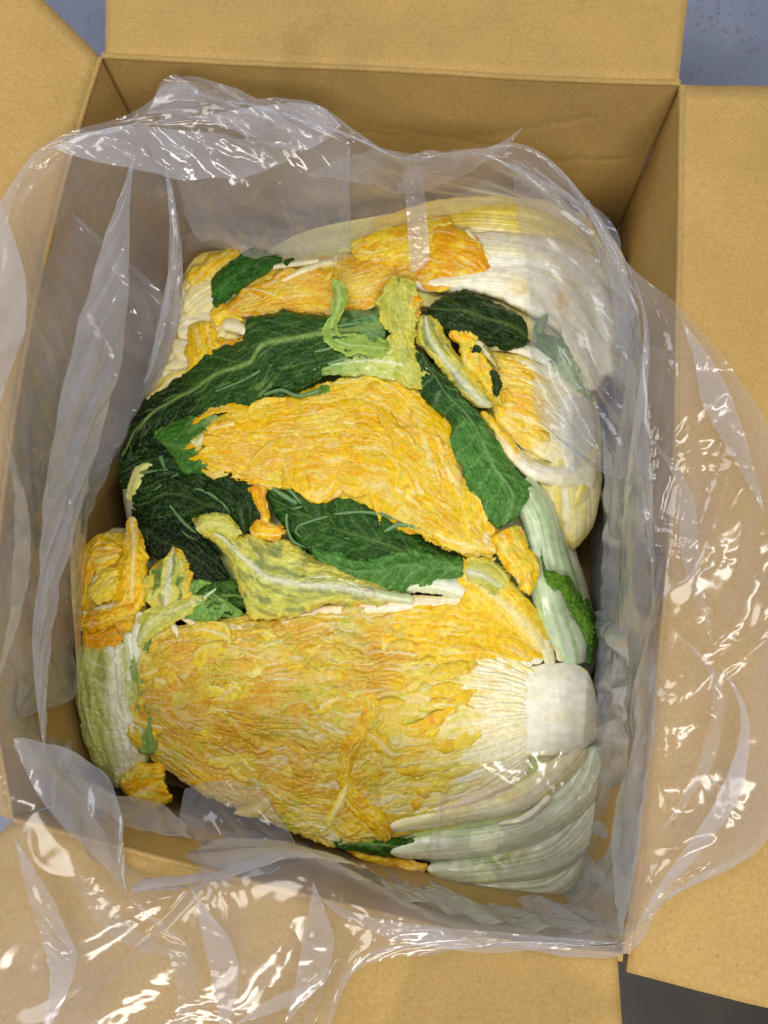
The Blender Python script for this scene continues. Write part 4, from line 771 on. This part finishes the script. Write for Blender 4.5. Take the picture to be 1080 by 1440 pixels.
strip('leaf_base', B, [(725, 858), (670, 838), (610, 822), (545, 828)], [40, 34, 26, 10], st_pet, lift=[6, 8, 8, 7], arch=5, drop=4, tint=PGR, tk=.5, seed=298, mat=M_WHT, skirt=.003)
sheet('leaf', B, [(578, 838), (545, 826), (500, 806), (450, 786), (400, 762), (340, 752), (305, 735), (272, 730)], [(575, 848), (520, 852), (460, 852), (400, 868), (352, 866), (338, 830), (315, 780), (275, 746)], st_mot, lift=[8, 11, 12, 12, 11, 11, 10, 9], arch=6, drop=4, jag=4, mw=7, ribt=-.02, seed=299, bk=.7, sp=20)
strip('leaf_rib', B, [(582, 844), (520, 832), (470, 812), (430, 812), (380, 806)], [13, 12, 8, 5, 2], st_pet, lift=[11, 17, 18, 18, 17], arch=2, drop=2.5, dropw=2, jag=.4, tint=PGR, tk=.9, seed=300, skirt=.003)
sheet('leaf', B, [(272, 742), (285, 722), (320, 724), (338, 745)], [(282, 752), (305, 752), (325, 758), (338, 756)], st_mot, lift=14, arch=4, jag=3, bk=.2, blot=hexc(120, 150, 70), seed=301, ek=.2, ms=.2)
# small leaves low on the left
sheet('leaf', B, [(205, 860), (202, 825), (215, 795), (240, 772)], [(262, 850), (268, 820), (266, 795), (245, 768)], st_mot, rnd=18, lift=[8, 11, 12, 10], arch=2, jag=5, bk=.9, blot=hexc(60, 104, 48), edgec=DYEL, ek=1, seed=302)
sheet('leaf', B, [(240, 860), (265, 800), (300, 812), (325, 850)], [(260, 875), (300, 872), (330, 868), (346, 862)], st_green, lift=[3, 5, 5, 3], arch=4, jag=3, ca=hexc(96, 142, 60), cb=hexc(144, 176, 96), seed=303, **g)
sheet('leaf', B, [(188, 900), (200, 862), (235, 845), (290, 835)], [(195, 915), (230, 885), (260, 868), (296, 842)], st_mot, lift=[7, 9, 9, 7], arch=4, jag=2, bk=.3, blot=hexc(130, 156, 90), seed=304, ek=.1, ms=.4)
strip('leaf_rib', B, [(262, 858), (285, 842), (310, 822)], [3, 5, 3], st_pet, lift=12, arch=2, drop=2, dropw=2, jag=.2, tint=PGR, tk=.8, seed=305)
# stalk
sheet('leaf_base', B, [(790, 938), (765, 890), (748, 840), (742, 800), (736, 740), (722, 700)], [(824, 935), (830, 900), (820, 850), (800, 780), (778, 710), (742, 662)], st_pet, lift=[2, 7, 8, 8, 8, 7], arch=9, drop=5, jag=1, tint=hexc(176, 204, 150), tk=.75, st=9, seed=306, mat=M_WHT, skirt=.005)
sheet('green_leaf', B, [(832, 915), (826, 862), (800, 822), (770, 800), (760, 770)], [(824, 900), (812, 868), (790, 835), (772, 822), (762, 800)], st_green, lift=[10, 14, 16, 17, 17], arch=2, jag=6, ca=MG, cb=LG, seed=307, ms=.1, **g)
sheet('green_leaf', B, [(836, 930), (838, 880), (824, 842)], [(824, 935), (826, 890), (818, 850)], st_green, lift=[4, 8, 12], arch=2, jag=3, ca=DG, cb=MG, seed=308, ms=.1, **g)
sheet('leaf', B, [(692, 752), (700, 785), (722, 812), (742, 840)], [(728, 736), (742, 765), (757, 800), (746, 836)], st_yel, lift=[12, 16, 16, 13], arch=5, jag=4, tone=.7, ora=.45, seed=309, sc=7, amp=1.1, green=.6)
# ------------------------------------------------------------------ the plastic bag: cloth relaxed with spare length so that it crumples
def relax(P, T, rest, wrap, iters, pull, bend, floor=None):
    nu, nv = P.shape[:2]
    def pairs(axis, off):
        out = []
        n = P.shape[axis]
        if axis == 0 and wrap: st = [np.arange(k, n-(n % 2), 2) for k in (0, 1)]; return [(a, (a+off) % n) for a in st]
        return [(np.arange(k, n-off, 2), np.arange(k, n-off, 2)+off) for k in (0, 1)]
    def solve(sa, sb, r, k):
        a = P[sa]; b = P[sb]; d = b-a; l = np.sqrt((d*d).sum(-1))+1e-9
        c = (k*.5*(l-r)/l)[..., None]*d; P[sa] = a+c; P[sb] = b-c
    S = slice(None); up, vp = pairs(0, 1), pairs(1, 1)
    rU, rV, rU2, rV2 = rest
    for it in range(iters):
        P += (T-P)*pull
        for a, b in up: solve((a,), (b,), rU[a], 1)
        for a, b in vp: solve((S, a), (S, b), rV[:, a], 1)
        if bend > 0:
            ua = np.arange(nu) if wrap else np.arange(nu-2)
            for k in range(4):
                a = ua[k::4]; b = (a+2) % nu; a_ = a[:len(b)]
                if wrap and nu % 4: pass
                solve((a_,), (b,), rU2[a_], bend)
            va = np.arange(nv-2)
            for k in range(4):
                a = va[k::4]; solve((S, a), (S, a+2), rV2[:, a], bend)
        # shear
        if it % 2 == 0:
            for k in (0, 1):
                a = np.arange(k, nu-1, 2); d1 = np.sqrt(rU[a][:, :-1]**2+rV[a][:, :]**2)
                for q in (0, 1):
                    b = np.arange(q, nv-1, 2)
                    sa = np.ix_(a, b); sb = np.ix_(a+1, b+1); solve(sa, sb, d1[:, b], .3)
                    sa = np.ix_(a+1, b); sb = np.ix_(a, b+1); solve(sa, sb, d1[:, b], .3)
        if floor is not None: P[..., 2] = np.maximum(P[..., 2], floor)
    return P
def rests(T, wrap, eu, ev):
    nx = np.roll(T, -1, 0) if wrap else np.vstack([T[1:], T[-1:]+(T[-1:]-T[-2:-1])])
    rU = np.linalg.norm(nx-T, axis=2)*(1+eu); rV = np.linalg.norm(T[:, 1:]-T[:, :-1], axis=2)*(1+ev[:, :-1])
    rU2 = (rU+np.roll(rU, -1, 0))*.985; rV2 = (rV[:, :-1]+rV[:, 1:])*.985
    return rU, rV, rU2, rV2
def upsample(P, wrap):
    nu, nv = P.shape[:2]
    Q = np.empty((nu, nv*2-1, 3)); Q[:, ::2] = P; Q[:, 1::2] = .5*(P[:, 1:]+P[:, :-1])
    if wrap:
        R = np.empty((nu*2, nv*2-1, 3)); R[::2] = Q; R[1::2] = .5*(Q+np.roll(Q, -1, 0))
    else:
        R = np.empty((nu*2-1, nv*2-1, 3)); R[::2] = Q; R[1::2] = .5*(Q[1:]+Q[:-1])
    return R
def normals(P, wrap):
    du = (np.roll(P, -1, 0)-np.roll(P, 1, 0)) if wrap else np.gradient(P, axis=0)
    n = np.cross(du, np.gradient(P, axis=1)); return n/(np.linalg.norm(n, axis=2, keepdims=True)+1e-12)
def crumpled(T0, wrap, levels, ex, amp, seed, pull=(.02, .04, .0), its=(60, 40, 25), bend=.5, exmask=None, eur=1.0, evr=.8):
    """T0: fine target grid; relax from coarse to fine"""
    st = 2**(levels-1); T = [T0[::2**k, ::2**k] for k in range(levels)][::-1]
    P = T[0].copy(); D = np.zeros_like(P)
    for l in range(levels):
        Tl = T[l]; nu, nv = Tl.shape[:2]
        if l: D = upsample(D, wrap)[:nu, :nv]
        h = np.linalg.norm(Tl[1]-Tl[0], axis=1).mean()
        U = np.arange(nu)[:, None]/nu*st*0+np.arange(nu)[:, None]*(2**(levels-1-l)); Vv = np.arange(nv)[None, :]*(2**(levels-1-l))
        nz = fbm(U/23.+seed, Vv/19.+0*U, 2, seed+l)
        if wrap: b = np.minimum(1, np.minimum(U, U.max()-U)/30.); nz = nz*b
        r = np.random.RandomState(seed+l)
        P = Tl+D+normals(Tl, wrap)*((nz*.6+.25*r.randn(nu, nv))*amp[l])[..., None]
        m = 1 if exmask is None else exmask(U, Vv)
        eu = ex[l]*(.5+1.0*np.clip(.5+fbm(U/60., Vv/40.+3+0*U, 2, seed+9), 0, 1))*m+0*P[..., 0]; ev = eu*evr; eu = eu*eur
        P = relax(P, Tl, rests(Tl, wrap, eu, ev), wrap, its[l], pull[l], bend)
        D = P-Tl
    return P
RG = [ # inner (px, py, mm), crest, outer
 ((262, 360, -125), (150, 205, 10), (68, 198, 22)), ((330, 352, -120), (250, 185, 12), (195, 158, 20)), ((420, 355, -118), (340, 178, 10), (245, 110, 12)), ((500, 345, -118), (430, 188, 8), (345, 138, 12)),
 ((580, 318, -118), (500, 208, 0), (445, 152, 8)), ((660, 298, -116), (590, 228, -14), (548, 212, -10)), ((750, 296, -116), (680, 225, -20), (660, 210, -12)), ((835, 350, -120), (785, 272, -24), (735, 205, -8)),
 ((862, 440, -125), (850, 345, -18), (815, 268, -8)), ((862, 560, -130), (896, 440, -4), (885, 372, -2)), ((852, 700, -135), (908, 560, 4), (965, 442, 10)), ((845, 850, -140), (915, 740, 6), (1070, 590, 12)),
 ((842, 980, -140), (921, 900, 6), (1120, 800, 12)), ((844, 1080, -140), (922, 1000, 6), (1120, 1000, 10)), ((835, 1170, -140), (908, 1150, 6), (1075, 1180, 8)), ((805, 1238, -145), (890, 1262, 7), (950, 1262, 8)),
 ((765, 1258, -145), (872, 1312, 7), (878, 1336, 5)), ((690, 1258, -142), (770, 1316, 5), (770, 1340, 5)), ((600, 1236, -135), (660, 1305, 4), (610, 1338, 7)), ((500, 1218, -130), (540, 1262, 5), (485, 1380, 12)),
 ((400, 1186, -130), (420, 1220, 7), (410, 1520, 14)), ((300, 1162, -130), (290, 1238, 10), (200, 1560, 16)), ((225, 1138, -130), (180, 1256, 12), (-60, 1520, 18)), ((150, 1102, -130), (90, 1150, 14), (-130, 1320, 30)),
 ((100, 1020, -122), (12, 1042, 16), (-140, 1100, 46)), ((96, 920, -122), (-2, 900, 18), (-140, 900, 48)), ((104, 800, -124), (2, 740, 20), (-130, 700, 50)), ((128, 690, -126), (16, 580, 22), (-110, 520, 50)),
 ((190, 590, -128), (34, 430, 20), (-60, 380, 38)), ((242, 480, -126), (52, 300, 18), (8, 272, 26))]
RG = np.array(RG, float)
mA = RG[:, 0]*.55+RG[:, 1]*.45; mA[:, 2] = -52
mA0 = RG[:, 0].copy(); mA0[:, 2] -= 38; mA0[:, :2] = mA0[:, :2]*.97+np.array([480, 760])*.03
mB = RG[:, 1]*.45+RG[:, 2]*.55; mB[:, 2] += 3
rings = [mA0, RG[:, 0], mA, RG[:, 1], mB, RG[:, 2]]
NU, NV = 640, 97
Rr = np.stack([catmull(r, NU, closed=True, even=False) for r in rings], 0)
tv = np.linspace(0, 1, NV)
kn = np.array([0, .12, .38, .62, .80, 1.0])
def cub(t, ts, Y):       # monotone-ish cubic through rows
    out = np.empty((len(t),)+Y.shape[1:]); m = np.gradient(Y, ts, axis=0)
    k = np.clip(np.searchsorted(ts, t)-1, 0, len(ts)-2); h = ts[k+1]-ts[k]; x = (t-ts[k])/h
    sh = (len(t),)+(1,)*(Y.ndim-1); x = x.reshape(sh); h = h.reshape(sh)
    return (2*x**3-3*x**2+1)*Y[k]+(x**3-2*x**2+x)*h*m[k]+(-2*x**3+3*x**2)*Y[k+1]+(x**3-x**2)*h*m[k+1]
G3 = cub(tv, kn, Rr).transpose(1, 0, 2)
bag = thing('plastic_bag', 'clear plastic liner bag, crumpled and folded out over the box rim around the cabbages', 'bag', tuple(V(480, 700, -.05)))
T0 = Wp(G3[..., 0], G3[..., 1], G3[..., 2]*.001)
FM = crumpled(T0, True, 4, (.16, .10, .05, .0), (.012, .004, .0012, .0), 3, pull=(.008, .02, .04, .0), its=(70, 45, 25, 8), eur=.7, evr=1.2, bend=.5)
link('film', grid_mesh('film', FM, None, wrapu=True, up=False), M_FILM, bag)

def film_piece(name, A_, B_, za, zb_, seed, mat=M_FILM, n=None, ex=(.10, .06, .0), amp=(.005, .0016, .0), bulge=0, pull=(.012, .03, .0), eur=None, taper=.4):
    """a free lappet of film between two edge lines; za, zb_ = heights (mm) along them"""
    L = max(plen(A_), plen(B_)); w = np.linalg.norm(np.array(A_, float).mean(0)-np.array(B_, float).mean(0))
    nu = max(5, int(L/5/4))*4+1; nv = max(4, int(w/5/4))*4+1
    nu = 4*max(5, int(L/12))+1; nv = 4*max(3, int(w/12))+1
    a = catmull(A_, nu); b = catmull(B_, nu); v = np.linspace(0, 1, nv)[None, :]
    s = np.linspace(0, 1, nu)
    tp_ = (np.clip(s/taper, 0, 1)*np.clip((1-s)/taper, 0, 1))**.85 if taper else np.ones(nu)
    tp_ = .02+.98*tp_; tp_ = tp_*(1+.16*fbm(s*4, 0*s+seed, 2, seed)); v = .5*0+v*tp_[:, None]
    P = a[:, None]*(1-v[..., None])+b[:, None]*v[..., None]
    j = perlin(s*9, 0*s+seed, seed)*3; 
    z = curveval(za, s)[:, None]*(1-v)+curveval(zb_, s)[:, None]*v+bulge*4*v*(1-v)
    T = Wp(P[..., 0], P[..., 1], z*.001)
    F = crumpled(T, False, 3, ex, amp, seed, pull=pull, its=(50, 30, 8), eur=(eur if eur is not None else (.08 if name == 'folded_hem' else .8)), evr=(1.6 if name == 'folded_hem' else 1.1))
    return link(name, grid_mesh(name, F, None, up=False), mat, bag)
# hem folded inwards down the left side, whitish because doubled
film_piece('folded_hem', [(190, 215), (150, 340), (110, 470), (75, 640), (55, 800), (48, 930), (62, 1060)], [(222, 168), (216, 300), (200, 400), (165, 520), (120, 680), (98, 850), (105, 980)], [20, 16, 12, 10, 10, 12, 14], [8, -8, -20, -26, -28, -24, -10], 21, M_FOLD)
film_piece('folded_hem', [(222, 172), (245, 300), (238, 400), (215, 520)], [(262, 330), (258, 400), (245, 480), (140, 690)], [4, -20, -36, -50], [-90, -92, -92, -92], 22, M_FILM)
film_piece('folded_hem', [(105, 640), (100, 800), (108, 940), (112, 1010)], [(168, 560), (128, 720), (115, 880), (122, 1040)], [-20, -24, -30, -50], [-60, -80, -92, -96], 23, M_FILM)
# hem of the near left corner
film_piece('folded_hem', [(18, 1040), (60, 1120), (120, 1190), (180, 1258)], [(50, 960), (110, 1060), (175, 1110), (195, 1190)], [22, 20, 18, 16], [14, 0, -10, -8], 24, M_FOLD)
film_piece('folded_hem', [(180, 1256), (300, 1236), (420, 1206), (520, 1222)], [(180, 1190), (290, 1180), (400, 1180), (500, 1195)], [14, 12, 10, 8], [-30, -50, -64, -70], 25, M_FOLD)
# far side: loose lappets
film_piece('lappet', [(225, 160), (320, 150), (430, 170), (490, 200)], [(275, 345), (340, 352), (430, 362), (492, 368)], [16, 14, 10, 4], [-84, -84, -86, -88], 26, M_FILM, bulge=14, taper=.06)
film_piece('lappet', [(75, 205), (160, 180), (260, 185), (420, 205)], [(110, 290), (200, 260), (300, 250), (470, 290)], [26, 24, 20, 14], [12, 4, -10, -36], 27, M_FOLD)
film_piece('lappet', [(205, 160), (235, 108), (262, 118)], [(250, 175), (290, 150), (330, 150)], [18, 22, 20], [14, 16, 14], 28, M_FILM)
film_piece('lappet', [(262, 165), (350, 152), (440, 150), (480, 178)], [(280, 190), (360, 195), (440, 215), (540, 215)], [20, 20, 18, 10], [12, 10, 4, -4], 29, M_FOLD)
film_piece('lappet', [(430, 245), (500, 215), (600, 215), (690, 205), (737, 178)], [(480, 290), (540, 280), (610, 262), (680, 245), (722, 226)], [-10, -8, -8, -4, 2], [-50, -54, -54, -44, -16], 30, M_FILM)
film_piece('lappet', [(566, 238), (572, 300), (576, 384)], [(594, 234), (600, 300), (606, 380)], [-40, -70, -86], [-42, -72, -86], 31, M_FOLD, ex=(.03, .015, .0), taper=.1)
film_piece('lappet', [(718, 226), (728, 300), (745, 400), (750, 500), (758, 590)], [(800, 268), (862, 335), (886, 430), (890, 560), (870, 700)], [-30, -76, -88, -90, -92], [-16, -14, -20, -30, -60], 32, M_FILM, taper=.06)
film_piece('folded_hem', [(735, 222), (820, 290), (862, 360), (895, 440), (910, 560), (918, 720), (922, 900)], [(760, 262), (845, 350), (862, 430), (880, 520), (892, 640), (905, 760), (908, 900)], [-12, -14, -12, 2, 6, 6, 6], [-36, -36, -34, -30, -26, -20, -16], 33, M_FOLD)
# near right: film lying on the big head
film_piece('lappet', [(600, 1190), (640, 1090), (740, 1065), (830, 1028), (922, 984)], [(600, 1236), (690, 1254), (780, 1262), (850, 1200), (905, 1120)], [-92, -88, -84, -82, -10], [-118, -126, -124, -90, -20], 34, M_CLEAR, ex=(.05, .02, .0), taper=.06)
film_piece('folded_hem', [(922, 930), (922, 1010), (905, 1120), (892, 1230), (874, 1322)], [(900, 960), (882, 1060), (860, 1160), (842, 1250), (835, 1300)], [8, 8, 8, 8, 8], [-30, -40, -44, -40, -12], 35, M_FOLD)
film_piece('lappet', [(262, 1112), (300, 1098), (362, 1108)], [(240, 1206), (320, 1204), (428, 1206)], [-84, -88, -84], [-52, -50, -46], 36, M_FILM, ex=(.16, .12, 0), taper=.02, eur=1.0)
film_piece('folded_hem', [(450, 1262), (520, 1290), (640, 1306), (760, 1316), (876, 1326)], [(452, 1320), (540, 1330), (650, 1338), (760, 1342), (874, 1344)], [8, 8, 8, 8, 8], [10, 9, 9, 9, 8], 37, M_FOLD, ex=(.03, .015, .0))
film_piece('folded_hem', [(1010, 930), (1042, 1010), (1010, 1120), (930, 1240), (884, 1322)], [(1030, 930), (1062, 1020), (1034, 1130), (950, 1250), (892, 1330)], [14, 15, 14, 12, 10], [12, 13, 12, 10, 8], 38, M_FOLD, ex=(.03, .015, .0))

# doubled folds in the film that lies on the near flap and on the right and left flaps; upper left one: pale haze put in for a bright reflection
for k, (a, b, m_) in enumerate([([(20, 1180), (40, 1260), (70, 1350), (60, 1450)], [(70, 1200), (90, 1300), (110, 1360), (120, 1450)], M_FOLD), ([(268, 1245), (280, 1300), (300, 1380), (310, 1450)], [(285, 1245), (320, 1310), (345, 1390), (360, 1450)], M_FOLD),
    ([(180, 1262), (230, 1320), (250, 1400), (240, 1460)], [(200, 1262), (262, 1330), (290, 1400), (285, 1460)], M_FILM), ([(60, 1170), (130, 1240), (180, 1300), (270, 1350)], [(60, 1200), (120, 1270), (170, 1330), (250, 1372)], M_FILM), ([(440, 1240), (430, 1300), (420, 1360), (400, 1440)], [(470, 1250), (476, 1310), (460, 1370), (440, 1440)], M_FOLD),
    ([(330, 1440), (390, 1400), (440, 1380), (478, 1345)], [(330, 1460), (400, 1420), (450, 1396), (480, 1360)], M_FOLD), ([(960, 450), (1010, 520), (1050, 620), (1075, 720)], [(935, 470), (985, 560), (1020, 640), (1050, 720)], M_FOLD), ([(905, 600), (950, 680), (960, 790), (1000, 900)], [(920, 600), (975, 690), (985, 790), (1030, 890)], M_FILM),
    ([(940, 880), (1000, 960), (980, 1080), (920, 1180)], [(960, 880), (1016, 960), (1000, 1080), (940, 1185)], M_FILM), ([(-10, 260), (-14, 360), (-16, 460), (-14, 600)], [(44, 262), (40, 360), (34, 460), (24, 590)], M_FOLD), ([(0, 600), (20, 700), (14, 850), (-4, 960)], [(24, 610), (44, 720), (36, 850), (20, 960)], M_FILM)]):
    film_piece('fold', a, b, [18 if a[0][1] > 1100 else 16]*2 if a[0][0] > 60 or a[0][1] > 1100 else [52, 44], [18 if a[0][1] > 1100 else 14]*2 if a[0][0] > 60 or a[0][1] > 1100 else [34, 30], 60+k, m_, eur=.3)

film_piece('fold', [(75, 1075), (130, 1130), (190, 1165), (270, 1180)], [(130, 1090), (180, 1120), (240, 1130), (300, 1150)], [-40, -46], [-100, -96], 80, M_FOLD, eur=.6)
film_piece('fold', [(200, 1180), (300, 1195), (400, 1205), (470, 1225)], [(220, 1150), (300, 1165), (400, 1185), (460, 1205)], [-50, -56], [-104, -100], 81, M_FOLD, eur=.8, ex=(.16, .10, 0))
film_piece('fold', [(470, 1215), (560, 1245), (660, 1262), (770, 1268)], [(480, 1235), (560, 1285), (660, 1300), (760, 1306)], [-110, -118], [-50, -40], 82, M_FILM, eur=.8, ex=(.16, .10, 0))
film_piece('fold', [(846, 600), (850, 720), (846, 850), (840, 1000)], [(872, 600), (880, 740), (876, 860), (868, 1000)], [-104, -112], [-60, -60], 83, M_FOLD, eur=.3, ex=(.16, .10, 0))
film_piece('fold', [(835, 860), (842, 930), (840, 1000)], [(880, 850), (888, 930), (880, 1010)], [-116, -116], [-50, -50], 84, M_FILM, eur=.8, ex=(.16, .10, 0))
# water beads clinging to the film and to the table
def beads(name, pts, rad, parent, mat, seed):
    r = np.random.RandomState(seed); V_, F_ = [], []; b0 = 0
    for p in pts:
        R_ = rad*r.uniform(.4, 1.3); a0 = r.uniform(0, 6.28)
        for lv, (q, h) in enumerate([(1, 0), (.85, .45), (.45, .72)]):
            for k in range(8):
                t = a0+k*math.pi/4; V_.append((p[0]+R_*q*math.cos(t), p[1]+R_*q*math.sin(t)*1.15, p[2]+R_*h))
        V_.append((p[0], p[1], p[2]+R_*.8))
        for lv in range(2):
            for k in range(8): F_.append((b0+lv*8+k, b0+lv*8+(k+1) % 8, b0+lv*8+8+(k+1) % 8, b0+lv*8+8+k))
        for k in range(8): F_.append((b0+16+k, b0+16+(k+1) % 8, b0+24))
        b0 += 25
    me = bpy.data.meshes.new(name); me.from_pydata(V_, [], F_); me.polygons.foreach_set('use_smooth', np.ones(len(F_), bool)); me.update()
    o_ = link(name, me, mat, parent); o_['kind'] = 'stuff'; return o_
m_, nt, out = new_mat('water'); tr_ = N(nt, 'ShaderNodeBsdfTransparent'); gl_ = N(nt, 'ShaderNodeBsdfGlossy', i_Roughness=.04)
lw_ = N(nt, 'ShaderNodeLayerWeight', i_Blend=.45); mm_ = N(nt, 'ShaderNodeMixShader'); tr_.inputs[0].default_value = (.93, .94, .95, 1)
nt.links.new(lw_.outputs['Facing'], mm_.inputs[0]); nt.links.new(tr_.outputs[0], mm_.inputs[1]); nt.links.new(gl_.outputs[0], mm_.inputs[2]); nt.links.new(mm_.outputs[0], out.inputs[0])
M_WATER = m_
rb = np.random.RandomState(9); Fv = FM[:, 40:].reshape(-1, 3)
sel = Fv[rb.choice(len(Fv), 170, replace=False)]
wpx = 540+FPX*((sel-[0, 0, HC])@RW)[:, 0]/-((sel-[0, 0, HC])@RW)[:, 2]
beads('water_beads', sel+[0, 0, .0004], .0009, bag, M_WATER, 3)
pts = [Wp(rb.uniform(960, 1080), rb.uniform(0, 115), ZT) for _ in range(60)]+[Wp(rb.uniform(50, 150), rb.uniform(-10, 75), ZT) for _ in range(14)]
wb = beads('water_beads', pts, .0017, None, M_WATER, 4); wb['label'] = 'scattered water beads on the blue grey table top beside the far box corners'
# torn, crushed spot on the fold of the right flap
K = catmull([(922, 765), (930, 790), (926, 815), (934, 845), (928, 865)], 30); wd = 4+3*fbm(np.linspace(0, 6, 30), np.zeros(30), 3, 8)+3*np.sin(np.linspace(0, math.pi, 30))
tv_ = np.linspace(-1, 1, 5)[None, :]
P_ = Wp(K[:, 0:1]+wd[:, None]*tv_, K[:, 1:2]+0*tv_, .0012+.0016*(1-tv_**2)+0*wd[:, None])
M_TORN = simple_mat('crushed_wet_card', (.05, .035, .02), (.16, .10, .05), 160, .8, 1.0)
link('torn_spot', grid_mesh('torn_spot', P_), M_TORN, box)

# the gusset: second layer of film down the inside of the box
for k, (a, b, za, zb_) in enumerate([([(62, 262), (44, 420), (26, 600), (14, 800), (26, 1010)], [(240, 400), (215, 520), (140, 680), (106, 830), (104, 1010)], [0, -6, -6, -6, -8], [-92, -98, -100, -100, -98]),
    ([(190, 1238), (300, 1226), (420, 1206), (540, 1248), (700, 1300), (850, 1308)], [(205, 1128), (300, 1160), (400, 1184), (500, 1214), (620, 1244), (770, 1262)], [-4]*4, [-108, -112, -116, -128]),
    ([(888, 440), (900, 600), (912, 780), (914, 960), (904, 1120), (880, 1260)], [(862, 460), (858, 620), (850, 780), (846, 950), (846, 1090), (812, 1230)], [-14, -6, -6, -6], [-112, -118, -124, -132])]):
    film_piece('gusset', a, b, za, zb_, 90+k, M_FILM, ex=(.16, .11, .0), amp=(.008, .003, 0), eur=1.0, taper=.05)

film_piece('fold', [(165, 1170), (230, 1190), (300, 1205), (380, 1200)], [(176, 1258), (240, 1250), (320, 1238), (400, 1216)], [-70, -80], [10, 6], 95, M_FOLD, ex=(.18, .12, 0), eur=1.0, taper=.12)
film_piece('fold', [(100, 1040), (112, 1090), (150, 1130), (200, 1160)], [(60, 1110), (90, 1160), (130, 1200), (175, 1240)], [-90, -80], [0, 0], 96, M_FILM, ex=(.18, .12, 0), eur=1.0, taper=.1)
film_piece('fold', [(840, 880), (836, 1000), (842, 1100)], [(884, 880), (880, 1000), (884, 1100)], [-120, -120], [-20, -20], 97, M_FILM, ex=(.18, .12, 0), eur=1.0, taper=.1)
